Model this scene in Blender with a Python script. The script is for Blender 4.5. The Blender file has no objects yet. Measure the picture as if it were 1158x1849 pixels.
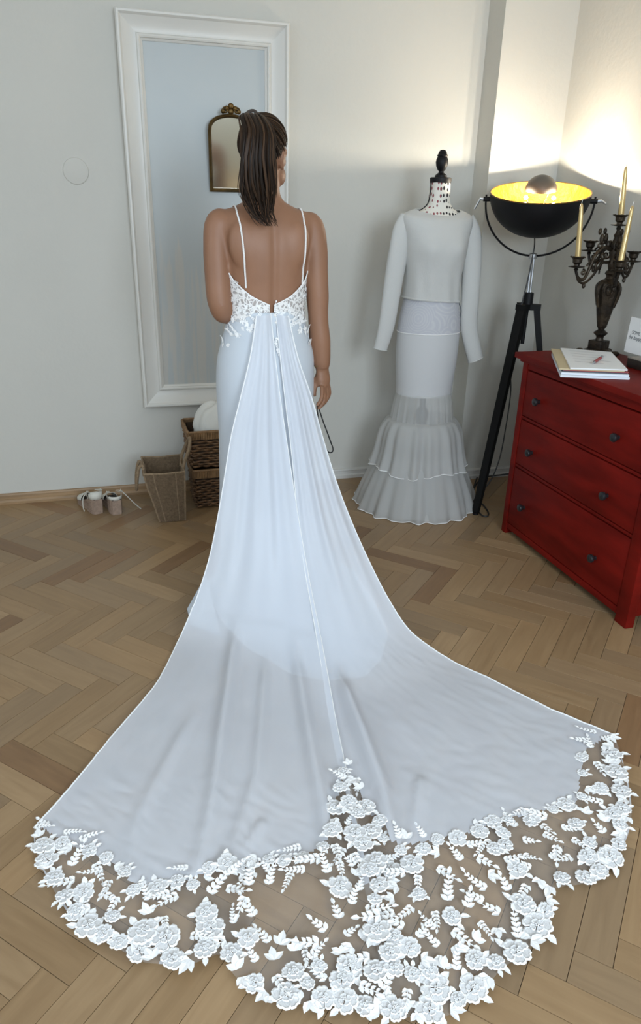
import bpy, bmesh, math, random
import numpy as np
from mathutils import Vector, Matrix, noise as mnoise
random.seed(7); rng = np.random.default_rng(7)
S = bpy.context.scene
COL = S.collection
PI = math.pi

# ------------------------------------------------------------------ camera (solved from the room's vanishing points)
F_PX, CX, CY, CAM_H = 1290.0, 579.0, 924.5, 1.5
vy = np.array([190 - CX, 365 - CY, F_PX]); vy /= np.linalg.norm(vy)
zd = np.array([505 - CX, 3950 - CY, F_PX]); zd -= vy * (zd @ vy); zd /= np.linalg.norm(zd)
RC = np.stack([np.cross(vy, -zd), vy, -zd], 1)          # world -> camera (x right, y down, z forward)
CAM = np.array([0.0, 0.0, CAM_H])
cd = bpy.data.cameras.new('camera'); cam = bpy.data.objects.new('camera', cd); COL.objects.link(cam)
cd.sensor_fit = 'HORIZONTAL'; cd.sensor_width = 36.0; cd.lens = F_PX / 1158 * 36.0
cd.clip_start = 0.05; cd.clip_end = 60
r, d_, f_ = RC[0], RC[1], RC[2]
cam.matrix_world = Matrix(((r[0], -d_[0], -f_[0], 0), (r[1], -d_[1], -f_[1], 0), (r[2], -d_[2], -f_[2], CAM_H), (0, 0, 0, 1)))
S.camera = cam

# ------------------------------------------------------------------ light and exposure
S.view_settings.view_transform = 'Standard'; S.view_settings.look = 'None'
S.view_settings.gamma = 1.0; S.view_settings.use_curve_mapping = False
S.view_settings.exposure = 0.25
S.cycles.transparent_max_bounces = 16
S.cycles.max_bounces = 10
S.cycles.diffuse_bounces = 5
S.cycles.sample_clamp_indirect = 4.0
w = bpy.data.worlds.new('sky'); S.world = w; w.use_nodes = True
w.node_tree.nodes['Background'].inputs[0].default_value = (0.75, 0.87, 1.0, 1)
w.node_tree.nodes['Background'].inputs[1].default_value = 0.6
def area(name, loc, rot, sx, sy, power, col):
    l = bpy.data.lights.new(name, 'AREA'); l.shape = 'RECTANGLE'; l.size = sx; l.size_y = sy; l.energy = power; l.color = col
    o = bpy.data.objects.new(name, l); COL.objects.link(o); o.location = loc; o.rotation_euler = rot
    o['kind'] = 'helper'
    return o
# daylight through the two windows of the front wall (behind the camera) and the one in the left wall
area('daylight_window', (-1.0, -1.93, 1.95), (math.radians(72), 0, 0), 1.35, 1.35, 30, (0.74, 0.87, 1.0))
area('daylight_window', (1.0, -1.93, 1.95), (math.radians(72), 0, 0), 1.35, 1.35, 94, (0.74, 0.87, 1.0))
area('daylight_window', (-2.62, 0.7, 1.95), (math.radians(72), 0, math.radians(-90)), 1.3, 1.3, 26, (0.74, 0.87, 1.0))

# ------------------------------------------------------------------ measuring helpers (photo pixel -> point of a real plane)
def ray(u, v): return RC.T @ np.array([(u - CX) / F_PX, (v - CY) / F_PX, 1.0])
def onY(u, v, Y): d = ray(u, v); return CAM + d * (Y / d[1])
def onX(u, v, X): d = ray(u, v); return CAM + d * (X / d[0])
def onZ(u, v, z=0.0): d = ray(u, v); return CAM + d * ((z - CAM_H) / d[2])

# ------------------------------------------------------------------ materials
def mat(name, col, rough=0.5, metal=0.0, var=0.0, vscale=8.0, bump=0.0, bscale=60.0, alpha=1.0, trans=0.0,
        stretch=None, col2=None, spec=0.5, sheen=0.0, attr=None, coat=0.0):
    m = bpy.data.materials.new(name); m.use_nodes = True
    nt = m.node_tree; N = nt.nodes; L = nt.links; N.clear()
    out = N.new('ShaderNodeOutputMaterial'); b = N.new('ShaderNodeBsdfPrincipled')
    b.inputs['Base Color'].default_value = (*col, 1); b.inputs['Roughness'].default_value = rough
    b.inputs['Metallic'].default_value = metal; b.inputs['Specular IOR Level'].default_value = spec
    b.inputs['Sheen Weight'].default_value = sheen; b.inputs['Coat Weight'].default_value = coat
    tc = N.new('ShaderNodeTexCoord'); mp = N.new('ShaderNodeMapping'); L.new(tc.outputs['Object'], mp.inputs[0])
    if stretch: mp.inputs['Scale'].default_value = stretch
    if attr:
        a = N.new('ShaderNodeAttribute'); a.attribute_name = attr
        mx = N.new('ShaderNodeMix'); mx.data_type = 'RGBA'; mx.inputs[6].default_value = (*col, 1); mx.inputs[7].default_value = (*col2, 1)
        L.new(a.outputs['Fac'], mx.inputs[0]); L.new(mx.outputs[2], b.inputs['Base Color'])
    elif var > 0:
        n = N.new('ShaderNodeTexNoise'); n.inputs['Scale'].default_value = vscale; n.inputs['Detail'].default_value = 5
        L.new(mp.outputs[0], n.inputs[0])
        c2 = col2 or tuple(max(0, c * (1 - var)) for c in col)
        cr = N.new('ShaderNodeValToRGB'); cr.color_ramp.elements[0].position = 0.35; cr.color_ramp.elements[1].position = 0.65
        cr.color_ramp.elements[0].color = (*col, 1); cr.color_ramp.elements[1].color = (*c2, 1)
        L.new(n.outputs[0], cr.inputs[0]); L.new(cr.outputs[0], b.inputs['Base Color'])
    if bump > 0:
        n2 = N.new('ShaderNodeTexNoise'); n2.inputs['Scale'].default_value = bscale; n2.inputs['Detail'].default_value = 4
        L.new(mp.outputs[0], n2.inputs[0])
        bp = N.new('ShaderNodeBump'); bp.inputs['Strength'].default_value = bump; bp.inputs['Distance'].default_value = 0.01
        L.new(n2.outputs[0], bp.inputs['Height']); L.new(bp.outputs[0], b.inputs['Normal'])
    sh = b.outputs[0]
    if trans > 0:
        t = N.new('ShaderNodeBsdfTranslucent'); t.inputs[0].default_value = (*col, 1)
        ms = N.new('ShaderNodeMixShader'); ms.inputs[0].default_value = trans
        L.new(sh, ms.inputs[1]); L.new(t.outputs[0], ms.inputs[2]); sh = ms.outputs[0]
    if alpha < 1:
        t = N.new('ShaderNodeBsdfTransparent'); ms = N.new('ShaderNodeMixShader'); ms.inputs[0].default_value = alpha
        L.new(t.outputs[0], ms.inputs[1]); L.new(sh, ms.inputs[2]); sh = ms.outputs[0]
    L.new(sh, out.inputs[0])
    return m
M = {}
M['wall'] = mat('wall_paint', (0.585, 0.570, 0.520), 0.85, var=0.02, vscale=2.5, bump=0.12, bscale=45, spec=0.2)
M['ceil'] = mat('ceiling_paint', (0.85, 0.84, 0.81), 0.9)
M['white_trim'] = mat('white_trim_paint', (0.60, 0.59, 0.56), 0.4)
M['wood_trim'] = mat('oak_trim', (0.36, 0.23, 0.12), 0.45, var=0.3, vscale=6, stretch=(0.6, 8, 8))
M['frame_white'] = mat('white_lacquer', (0.66, 0.645, 0.60), 0.4, var=0.03, vscale=3)
M['black'] = mat('black_metal', (0.005, 0.005, 0.006), 0.5, spec=0.25)
M['blackwood'] = mat('black_wood', (0.004, 0.004, 0.004), 0.55, spec=0.2)
M['chrome'] = mat('chrome', (0.6, 0.62, 0.65), 0.35, metal=1)
M['goldleaf'] = mat('gold_leaf', (0.34, 0.165, 0.022), 0.5, metal=1, bump=0.5, bscale=30, col2=(0.27, 0.12, 0.014), var=0.2, vscale=14)
M['brass'] = mat('old_brass', (0.17, 0.105, 0.035), 0.42, metal=0.8, var=0.5, vscale=18, bump=0.3, bscale=60)
M['bronze'] = mat('dark_bronze', (0.018, 0.014, 0.011), 0.42, metal=0.6, var=0.6, vscale=14, bump=0.5, bscale=50, col2=(0.055, 0.038, 0.022))
M['candle'] = mat('gold_wax', (0.60, 0.44, 0.20), 0.3, metal=0.55)
M['red'] = mat('red_stain', (0.185, 0.0085, 0.005), 0.5, spec=0.12, var=0.42, vscale=3.0, stretch=(1, 1, 5), bump=0.06, bscale=20)
M['darkvoid'] = mat('dark_gap', (0.02, 0.008, 0.007), 0.9)
M['knob'] = mat('black_knob', (0.016, 0.016, 0.018), 0.28)
M['paper'] = mat('paper_white', (0.80, 0.80, 0.79), 0.7)
M['paper2'] = mat('paper_bluish', (0.70, 0.74, 0.80), 0.6)
M['kraft'] = mat('kraft_folder', (0.55, 0.45, 0.28), 0.7)
M['folder_red'] = mat('red_cover', (0.35, 0.05, 0.05), 0.5)
M['folder_dark'] = mat('dark_cover', (0.05, 0.06, 0.08), 0.5)
M['ink'] = mat('grey_ink', (0.10, 0.11, 0.13), 0.8)
M['ink_light'] = mat('pale_print', (0.55, 0.55, 0.56), 0.8)
M['jute'] = mat('jute', (0.20, 0.135, 0.078), 0.95, var=0.35, vscale=90, bump=0.8, bscale=240)
M['jute_rope'] = mat('jute_rope', (0.30, 0.21, 0.125), 0.9, var=0.3, vscale=80, bump=0.6, bscale=200)
M['wicker'] = mat('wicker', (0.20, 0.105, 0.045), 0.6, var=0.55, vscale=25, bump=0.3, bscale=80)
M['wicker_rim'] = mat('wicker_rim', (0.30, 0.17, 0.075), 0.6, var=0.4, vscale=35, bump=0.3, bscale=80)
M['cloth'] = mat('white_cotton', (0.74, 0.73, 0.68), 0.9, bump=0.2, bscale=60)
M['rope_sole'] = mat('rope_sole', (0.36, 0.255, 0.19), 0.85, var=0.25, vscale=60, bump=0.4, bscale=150)
M['shoe_cloth'] = mat('cream_canvas', (0.62, 0.60, 0.53), 0.8, bump=0.2, bscale=150)
M['insole'] = mat('dark_insole', (0.06, 0.045, 0.035), 0.8)
M['skin'] = mat('skin', (0.290, 0.145, 0.083), 0.5, var=0.12, vscale=7, bump=0.05, bscale=120, spec=0.4)
M['hair'] = mat('brown_hair', (0.010, 0.0055, 0.0032), 0.5, attr='tone', col2=(0.105, 0.055, 0.028), spec=0.22)
M['satin'] = mat('crepe_white', (0.56, 0.605, 0.655), 0.55, sheen=0.05, bump=0.04, bscale=300)
M['chiffon'] = mat('chiffon_white', (0.83, 0.865, 0.93), 0.55, alpha=0.79, trans=0.25, sheen=0.05, bump=0.10, bscale=18)
M['hem'] = mat('hem_white', (0.88, 0.88, 0.87), 0.6)
M['tulle'] = mat('tulle', (0.82, 0.82, 0.82), 0.8, alpha=0.13)
M['lace'] = mat('lace_white', (0.92, 0.92, 0.915), 0.75)
M['lace_fill'] = mat('lace_fill', (0.80, 0.80, 0.80), 0.85, alpha=0.9, var=0.2, vscale=420)
M['pearl'] = mat('pearl', (0.85, 0.83, 0.80), 0.15)
M['knit'] = mat('white_crepe', (0.56, 0.56, 0.54), 0.8, bump=0.15, bscale=160)
M['organza'] = mat('organza', (0.66, 0.66, 0.645), 0.6, alpha=0.62, trans=0.25)
M['sheer'] = mat('sheer_band', (0.74, 0.74, 0.72), 0.6, alpha=0.50, trans=0.2)
M['slip'] = mat('slip_white', (0.58, 0.585, 0.59), 0.7)
M['gold'] = mat('gold_chain', (0.75, 0.55, 0.25), 0.25, metal=1)
M['window_glow'] = mat('window_pane', (0.7, 0.8, 0.9), 0.05, alpha=0.2)
M['dome'] = mat('grey_dome', (0.10, 0.09, 0.075), 0.45)
M['eye'] = mat('eye_white', (0.8, 0.8, 0.78), 0.2)
M['lip'] = mat('lip', (0.42, 0.16, 0.13), 0.45)
M['cable'] = mat('cable_black', (0.012, 0.012, 0.012), 0.5)

# ------------------------------------------------------------------ mesh helpers
class MB:
    def __init__(s): s.v = []; s.f = []
    def add(s, vs, fs):
        o = len(s.v); s.v.extend([tuple(map(float, p)) for p in vs]); s.f.extend([tuple(i + o for i in q) for q in fs]); return s
    def box(s, c, h, R=None, taper=1.0):
        P = []
        for z in (-1, 1):
            k = taper if z > 0 else 1.0
            for x, y in ((-1, -1), (1, -1), (1, 1), (-1, 1)): P.append(np.array([x * h[0] * k, y * h[1] * k, z * h[2]]))
        if R is not None: P = [R @ p for p in P]
        P = [p + np.array(c) for p in P]
        return s.add(P, [(3, 2, 1, 0), (4, 5, 6, 7), (0, 1, 5, 4), (1, 2, 6, 5), (2, 3, 7, 6), (3, 0, 4, 7)])
    def bbox(s, c, h, R=None, b=0.003):          # box with chamfered edges
        bm = bmesh.new(); bmesh.ops.create_cube(bm, size=1.0)
        for q in bm.verts: q.co = Vector((q.co.x * 2 * h[0], q.co.y * 2 * h[1], q.co.z * 2 * h[2]))
        bmesh.ops.bevel(bm, geom=list(bm.edges), offset=b, segments=2, affect='EDGES', profile=0.6)
        bm.verts.ensure_lookup_table()
        P = [np.array(q.co) for q in bm.verts]; Fs = [tuple(x.index for x in q.verts) for q in bm.faces]; bm.free()
        if R is not None: P = [R @ p for p in P]
        return s.add([p + np.array(c) for p in P], Fs)
    def rings(s, R, closed=True, cap0=False, cap1=False):
        n = len(R[0]); V_ = [p for ring in R for p in ring]; Fs = []
        for i in range(len(R) - 1):
            for j in range(n if closed else n - 1):
                k = (j + 1) % n
                Fs.append((i * n + j, i * n + k, (i + 1) * n + k, (i + 1) * n + j))
        if cap0: Fs.append(tuple(reversed(range(n))))
        if cap1: Fs.append(tuple((len(R) - 1) * n + j for j in range(n)))
        return s.add(V_, Fs)
    def tube(s, pts, rad, n=8, caps=True, flat=1.0, up=(0, 0, 1)):
        pts = [np.array(p, float) for p in pts]; m = len(pts)
        if not hasattr(rad, '__len__'): rad = [rad] * m
        R = []; prev = None
        for i in range(m):
            t = pts[min(i + 1, m - 1)] - pts[max(i - 1, 0)]; t = t / (np.linalg.norm(t) + 1e-9)
            if prev is None:
                u = np.array(up, float)
                if abs(u @ t) > 0.95: u = np.array([1.0, 0, 0])
            else: u = prev
            u = u - t * (u @ t); u /= (np.linalg.norm(u) + 1e-9); prev = u; w_ = np.cross(t, u)
            R.append([pts[i] + rad[i] * (math.cos(a) * w_ + flat * math.sin(a) * u) for a in np.linspace(0, 2 * PI, n, endpoint=False)])
        return s.rings(R, True, caps, caps)
    def lathe(s, prof, c=(0, 0, 0), n=24, R=None, caps=True):
        Rg = []
        for (rr, z) in prof:
            ring = [np.array([rr * math.cos(a), rr * math.sin(a), z]) for a in np.linspace(0, 2 * PI, n, endpoint=False)]
            if R is not None: ring = [R @ p for p in ring]
            Rg.append([p + np.array(c) for p in ring])
        return s.rings(Rg, True, caps and prof[0][0] > 1e-6, caps and prof[-1][0] > 1e-6)
    def ball(s, c, r_, n=12, m=8, R=None):
        r3 = np.array(r_ if hasattr(r_, '__len__') else (r_,) * 3, float); Rg = []
        for i in range(m + 1):
            t = PI * min(max(i / m, 0.001), 0.999) - PI / 2
            ring = [np.array([math.cos(t) * math.cos(a), math.cos(t) * math.sin(a), math.sin(t)]) * r3 for a in np.linspace(0, 2 * PI, n, endpoint=False)]
            if R is not None: ring = [R @ p for p in ring]
            Rg.append([p + np.array(c) for p in ring])
        return s.rings(Rg, True, True, True)
    def grid(s, G):                               # G: (n,m,3)
        n, m = G.shape[:2]
        return s.add(G.reshape(-1, 3), [(i * m + j, i * m + j + 1, (i + 1) * m + j + 1, (i + 1) * m + j) for i in range(n - 1) for j in range(m - 1)])
    def build(s, name, m, parent=None, smooth=True, solid=0.0, angle=40):
        o0 = np.array(parent['o0']) if parent is not None else np.zeros(3)
        me = bpy.data.meshes.new(name); me.from_pydata([tuple(np.array(p) - o0) for p in s.v], [], s.f); me.update()
        me.materials.append(m)
        if smooth:
            me.shade_smooth()
            if angle: me.set_sharp_from_angle(angle=math.radians(angle))
        o = bpy.data.objects.new(name, me); COL.objects.link(o)
        o['o0'] = [float(x) for x in o0]
        if parent is not None: o.parent = parent
        if solid:
            md = o.modifiers.new('thickness', 'SOLIDIFY'); md.thickness = solid; md.offset = 0
        return o
def thing(name, label, cat, loc, group=None):
    o = bpy.data.objects.new(name, None); COL.objects.link(o); o.location = tuple(map(float, loc)); o['o0'] = [float(x) for x in loc]
    o['label'] = label; o['category'] = cat
    o.empty_display_size = 0.05
    if group: o['group'] = group
    return o
def tag(o, label, cat, group=None):
    o['label'] = label; o['category'] = cat
    if group: o['group'] = group
    return o
def struct(o, label=None):
    o['kind'] = 'structure'
    if label: o['label'] = label
    return o
def rotz(a): c, s_ = math.cos(a), math.sin(a); return np.array([[c, -s_, 0], [s_, c, 0], [0, 0, 1.0]])
def rotx(a): c, s_ = math.cos(a), math.sin(a); return np.array([[1.0, 0, 0], [0, c, -s_], [0, s_, c]])
def roty(a): c, s_ = math.cos(a), math.sin(a); return np.array([[c, 0, s_], [0, 1.0, 0], [-s_, 0, c]])
def smooth_path(pts, n):
    pts = np.array(pts, float); k = len(pts); out = []
    for t in np.linspace(0, k - 1, n):
        i = min(int(t), k - 2); u = t - i
        p0, p1, p2, p3 = pts[max(i - 1, 0)], pts[i], pts[i + 1], pts[min(i + 2, k - 1)]
        out.append(0.5 * ((2 * p1) + (-p0 + p2) * u + (2 * p0 - 5 * p1 + 4 * p2 - p3) * u * u + (-p0 + 3 * p1 - 3 * p2 + p3) * u ** 3))
    return np.array(out)
def lerp_tab(x, tab):                            # tab rows: x, a, b, c ... (linear, x ascending)
    T = np.array(tab, float); return [float(np.interp(x, T[:, 0], T[:, k])) for k in range(1, T.shape[1])]
def smooth_tab(tab, n):
    P = smooth_path(tab, n); return P
# ================================================================== THE SETTING
YB, YP, XE, XR, XL, YF, ZC = 3.87, 3.70, 1.92, 2.32, -2.7, -2.0, 2.95
# ---- floor: herringbone parquet, each block its own part
fl = struct(MB().box(((XL + XR + .1) / 2, (YF + YB) / 2, -0.045), ((XR + .1 - XL) / 2, (YB - YF) / 2 + .02, 0.03)).build('floor', mat('floor_joint', (0.085, 0.055, 0.033), 0.8), smooth=False), 'herringbone parquet floor of worn honey brown wooden blocks')
def plank_mat(i, c1, c2):
    m = bpy.data.materials.new('parquet_oak'); m.use_nodes = True; nt = m.node_tree; N = nt.nodes; L = nt.links
    b = N['Principled BSDF']; b.inputs['Roughness'].default_value = 0.38; b.inputs['Specular IOR Level'].default_value = 0.45
    tc = N.new('ShaderNodeTexCoord'); oi = N.new('ShaderNodeObjectInfo'); mp = N.new('ShaderNodeMapping')
    L.new(tc.outputs['Object'], mp.inputs[0]); mp.inputs['Scale'].default_value = (1.6, 14, 1)
    ad = N.new('ShaderNodeVectorMath'); ad.operation = 'ADD'; cm = N.new('ShaderNodeVectorMath'); cm.operation = 'SCALE'; cm.inputs['Scale'].default_value = 37.0
    cb = N.new('ShaderNodeCombineXYZ'); L.new(oi.outputs['Random'], cb.inputs[0]); L.new(oi.outputs['Random'], cb.inputs[1]); L.new(cb.outputs[0], cm.inputs[0])
    L.new(mp.outputs[0], ad.inputs[0]); L.new(cm.outputs[0], ad.inputs[1])
    n = N.new('ShaderNodeTexNoise'); n.inputs['Scale'].default_value = 3.2; n.inputs['Detail'].default_value = 7; n.inputs['Distortion'].default_value = 0.6
    L.new(ad.outputs[0], n.inputs[0])
    cr = N.new('ShaderNodeValToRGB'); e = cr.color_ramp.elements; e[0].position = 0.25; e[1].position = 0.72; e[0].color = (*c2, 1); e[1].color = (*c1, 1)
    L.new(n.outputs[0], cr.inputs[0])
    hs = N.new('ShaderNodeHueSaturation'); mr = N.new('ShaderNodeMapRange'); mr.inputs[3].default_value = 0.86; mr.inputs[4].default_value = 1.12
    L.new(oi.outputs['Random'], mr.inputs[0]); L.new(mr.outputs[0], hs.inputs['Value']); L.new(cr.outputs[0], hs.inputs['Color'])
    L.new(hs.outputs[0], b.inputs['Base Color'])
    bp = N.new('ShaderNodeBump'); bp.inputs['Strength'].default_value = 0.08; L.new(n.outputs[0], bp.inputs['Height']); L.new(bp.outputs[0], b.inputs['Normal'])
    rr = N.new('ShaderNodeMapRange'); rr.inputs[3].default_value = 0.28; rr.inputs[4].default_value = 0.5; L.new(n.outputs[0], rr.inputs[0]); L.new(rr.outputs[0], b.inputs['Roughness'])
    return m
PM = [plank_mat(0, (0.3150, 0.2045, 0.1058), (0.2520, 0.1576, 0.0788)), plank_mat(1, (0.3360, 0.2236, 0.1205), (0.2695, 0.1725, 0.0891)),
      plank_mat(2, (0.2940, 0.1974, 0.1095), (0.2380, 0.1562, 0.0861)), plank_mat(3, (0.2660, 0.1548, 0.0766), (0.1995, 0.1136, 0.0555))]
PW, PL = 0.0815, 0.360
gap = 0.0006
pm = []
for k_ in range(4):
    q = MB().bbox((0, 0, -0.0075), (PL / 2 - gap, PW / 2 - gap, 0.0075), b=0.0008)
    me = bpy.data.meshes.new('parquet_block'); me.from_pydata(q.v, [], q.f); me.update(); me.materials.append(PM[k_]); pm.append(me)
ex, ey = np.array([1, -1]) / math.sqrt(2), np.array([1, 1]) / math.sqrt(2)
OX, OY = -0.847, 2.472
def in_room(p, m=0.0): return XL + m < p[0] < XR - m and YF + m < p[1] < YB - m
planks = []
for j in range(-14, 15):
    for k in range(-70, 71):
        bx, by = OX + k * PW + j * PL, OY + k * PW - j * PL
        for kind in (0, 1):
            c = (bx + PL / 2, by + PW / 2) if kind == 0 else (bx + PL + PW / 2, by + PW - PL / 2)
            p = ex * c[0] + ey * c[1]
            if XL - .1 < p[0] < XR + .02 and YF - .1 < p[1] < YB - .02:
                cc = RC @ (np.array([p[0], p[1], 0]) - CAM)
                u, v = (cc[0] / cc[2] * F_PX + CX, cc[1] / cc[2] * F_PX + CY) if cc[2] > .1 else (9e9, 9e9)
                vis = -140 < u < 1290 and 850 < v < 1990
                area_ = 1.0 / max(cc[2], .3) ** 2
                planks.append((vis, area_, p, kind))
inview = [q for q in planks if q[0]]
inview.sort(key=lambda q: -q[1])
single = inview[:300]; ids = {id(q) for q in single}
rest = [q for q in planks if id(q) not in ids]
for q in single:
    o = bpy.data.objects.new('parquet_block', pm[random.choices((0, 1, 2, 3), (4, 3, 3, 0.9))[0]]); COL.objects.link(o)
    o.parent = fl; o.location = (q[2][0], q[2][1], random.uniform(-.0003, .0003)); o.rotation_euler = (0, 0, (-PI / 4 if q[3] == 0 else PI / 4) + (PI if random.random() < .5 else 0))
mb = MB()
for q in rest:
    mb.box((q[2][0], q[2][1], -0.0075), (PL / 2 - gap, PW / 2 - gap, 0.0075), rotz(-PI / 4 if q[3] == 0 else PI / 4))
o = mb.build('parquet_blocks_beyond', PM[0], fl, smooth=False); o['kind'] = 'stuff'
# ---- walls
def wallbox(name, x0, x1, y0, y1, z0, z1, label, m='wall'):
    return struct(MB().box(((x0 + x1) / 2, (y0 + y1) / 2, (z0 + z1) / 2), ((x1 - x0) / 2, (y1 - y0) / 2, (z1 - z0) / 2)).build(name, M[m], smooth=False), label)
wallbox('wall_back', XL - .1, XR + .1, YB, YB + .12, -.015, ZC, 'plain off-white back wall behind the tall mirror')
wallbox('wall_projection', XE, XR, YP, YB, -.015, ZC, 'narrow projecting white wall behind the floor lamp')
wallbox('wall_right', XR, XR + .12, YF - .1, YB, -.015, ZC, 'white side wall behind the red chest of drawers')
struct(MB().box(((XL + XR) / 2, (YF + YB) / 2, ZC + .05), ((XR - XL) / 2 + .1, (YB - YF) / 2 + .1, .05)).build('ceiling', M['ceil'], smooth=False), 'plain white ceiling above the fitting room')
# left wall and front wall are pierced by windows
def pierced(name, axis, c0, a0, a1, wins, label):
    mb = MB(); z0, z1 = .80, 2.65; t = .06
    edges = [a0] + [e for w_ in wins for e in w_] + [a1]
    for i in range(0, len(edges), 2):
        m_, h_ = (edges[i] + edges[i + 1]) / 2, (edges[i + 1] - edges[i]) / 2
        mb.box((m_, c0, ZC / 2), (h_, t, ZC / 2)) if axis == 'x' else mb.box((c0, m_, ZC / 2), (t, h_, ZC / 2))
    for (e0, e1) in wins:
        for (q0, q1) in ((0, z0), (z1, ZC)):
            c = ((e0 + e1) / 2, c0, (q0 + q1) / 2) if axis == 'x' else (c0, (e0 + e1) / 2, (q0 + q1) / 2)
            hh = ((e1 - e0) / 2, t, (q1 - q0) / 2) if axis == 'x' else (t, (e1 - e0) / 2, (q1 - q0) / 2)
            mb.box(c, hh)
    return struct(mb.build(name, M['wall'], smooth=False), label)
pierced('wall_front', 'x', YF - .06, XL - .12, XR, [(-1.68, -.32), (.32, 1.68)], 'white window wall on the side of the viewer')
pierced('wall_left', 'y', XL - .06, YF, YB, [(.04, 1.36)], 'white left wall with a tall window')
def window(i, axis, c0, e0, e1):
    mb = MB(); z0, z1 = .80, 2.65; t = .03
    for (h0, h1, q0, q1) in ((e0, e0 + .06, z0, z1), (e1 - .06, e1, z0, z1), (e0, e1, z0, z0 + .06), (e0, e1, z1 - .06, z1), ((e0 + e1) / 2 - .03, (e0 + e1) / 2 + .03, z0, z1), (e0, e1, 2.0, 2.05)):
        m_, hh = (h0 + h1) / 2, (h1 - h0) / 2
        mb.box((m_, c0, (q0 + q1) / 2), (hh, t, (q1 - q0) / 2)) if axis == 'x' else mb.box((c0, m_, (q0 + q1) / 2), (t, hh, (q1 - q0) / 2))
    fr = struct(mb.build('window_%d' % i, M['white_trim'], smooth=False), 'white framed tall window letting in daylight')
window(1, 'x', YF - .08, -1.68, -.32); window(2, 'x', YF - .08, .32, 1.68); window(3, 'y', XL - .08, .04, 1.36)
# ---- baseboards (moulded profile extruded)
def baseboard(name, p0, p1, nrm, prof, m, label):
    p0, p1, nrm = np.array(p0, float), np.array(p1, float), np.array(nrm, float)
    R = [[np.array([*(p + nrm * d), z]) for d, z in prof] for p in (p0, p1)]
    return struct(MB().rings(R, True, True, True).build(name, M[m], smooth=False), label)
woodp = [(0, 0), (.026, 0), (.026, .012), (.020, .022), (.014, .026), (.013, .044), (.009, .052), (0, .054)]
whitep = [(0, 0), (.022, 0), (.022, .020), (.014, .026), (.014, .044), (.018, .048), (.016, .056), (0, .060)]
baseboard('baseboard_left', (XL, YB), (.80, YB), (0, -1), woodp, 'wood_trim', 'honey coloured wooden baseboard below the mirror')
baseboard('baseboard_back', (.80, YB), (XE, YB), (0, -1), whitep, 'white_trim', 'white moulded baseboard behind the dress form')
baseboard('baseboard_projection', (XE - .02, YP), (XR, YP), (0, -1), whitep, 'white_trim', 'white baseboard along the projecting wall')
baseboard('baseboard_side', (XE, YP - .02), (XE, YB), (-1, 0), whitep, 'white_trim', 'short white baseboard on the side of the projection')
baseboard('baseboard_right', (XR, YF), (XR, YP), (-1, 0), whitep, 'white_trim', 'white baseboard behind the chest of drawers')

# ---- round painted cover on the wall
c = onY(137, 309, YB)
tag(MB().lathe([(0.0001, -.006), (.052, -.006), (.056, -.0045), (.058, 0)], (c[0], YB, c[2]), 40, rotx(-PI / 2)).build('socket_cover', M['wall']), 'faint round painted-over cover plate on the wall left of the mirror', 'cover plate')

# ================================================================== TALL WHITE MIRROR
YM = YB - .055
ml, mt_ = onY(205, 10, YM), onY(524, 40, YM)
mb_ = onY(262, 737, YM)
mx0, mx1, mz1, mz0 = (ml[0] + mb_[0]) / 2, mt_[0], (ml[2] + mt_[2]) / 2, mb_[2]
mir = thing('wall_mirror', 'tall wall mirror in a wide white moulded frame behind the bride', 'mirror', ((mx0 + mx1) / 2, YB, mz0))
prof = [(0, .0), (0, .050), (.006, .056), (.014, .056), (.019, .050), (.022, .044), (.035, .036), (.055, .027), (.074, .023), (.084, .024), (.088, .031), (.095, .033), (.101, .030), (.103, .022), (.112, .016), (.114, .004)]
crn = [(mx0, mz0, 1, 1), (mx1, mz0, -1, 1), (mx1, mz1, -1, -1), (mx0, mz1, 1, -1)]
for i in range(4):
    a, b = crn[i], crn[(i + 1) % 4]
    R = [[np.array([q[0] + q[2] * w_, YB - h_, q[1] + q[3] * w_]) for w_, h_ in prof] for q in (a, b)]
    MB().rings(R, True, True, True).build('frame_rail', M['frame_white'], mir, smooth=True, angle=25)
gm = bpy.data.materials.new('mirror_pane'); gm.use_nodes = True; nt = gm.node_tree; N = nt.nodes; L = nt.links
b = N['Principled BSDF']; b.inputs['Roughness'].default_value = .42; b.inputs['Metallic'].default_value = 0.08; b.inputs['Specular IOR Level'].default_value = .2
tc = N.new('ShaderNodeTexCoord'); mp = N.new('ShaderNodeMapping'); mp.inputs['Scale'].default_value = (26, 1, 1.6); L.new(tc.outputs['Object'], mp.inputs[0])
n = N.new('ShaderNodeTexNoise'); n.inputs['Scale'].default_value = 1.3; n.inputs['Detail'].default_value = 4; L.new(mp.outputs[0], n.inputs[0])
cr = N.new('ShaderNodeValToRGB'); e = cr.color_ramp.elements; e[0].position = .50; e[0].color = (.435, .46, .458, 1); e[1].position = .60; e[1].color = (.485, .475, .44, 1)  # pale tone and cream streaks painted in place of the smeared reflection
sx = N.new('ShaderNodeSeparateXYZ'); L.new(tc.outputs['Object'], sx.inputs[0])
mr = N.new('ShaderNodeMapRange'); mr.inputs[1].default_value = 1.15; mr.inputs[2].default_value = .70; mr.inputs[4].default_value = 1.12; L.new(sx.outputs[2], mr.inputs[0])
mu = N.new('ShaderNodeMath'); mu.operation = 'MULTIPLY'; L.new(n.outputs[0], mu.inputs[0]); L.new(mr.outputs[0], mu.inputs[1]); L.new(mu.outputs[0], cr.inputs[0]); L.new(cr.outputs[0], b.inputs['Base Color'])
MB().box(((mx0 + mx1) / 2, YB - .006, (mz0 + mz1) / 2), ((mx1 - mx0) / 2 - .105, .006, (mz1 - mz0) / 2 - .105)).build('mirror_pane', gm, mir, smooth=False)

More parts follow.
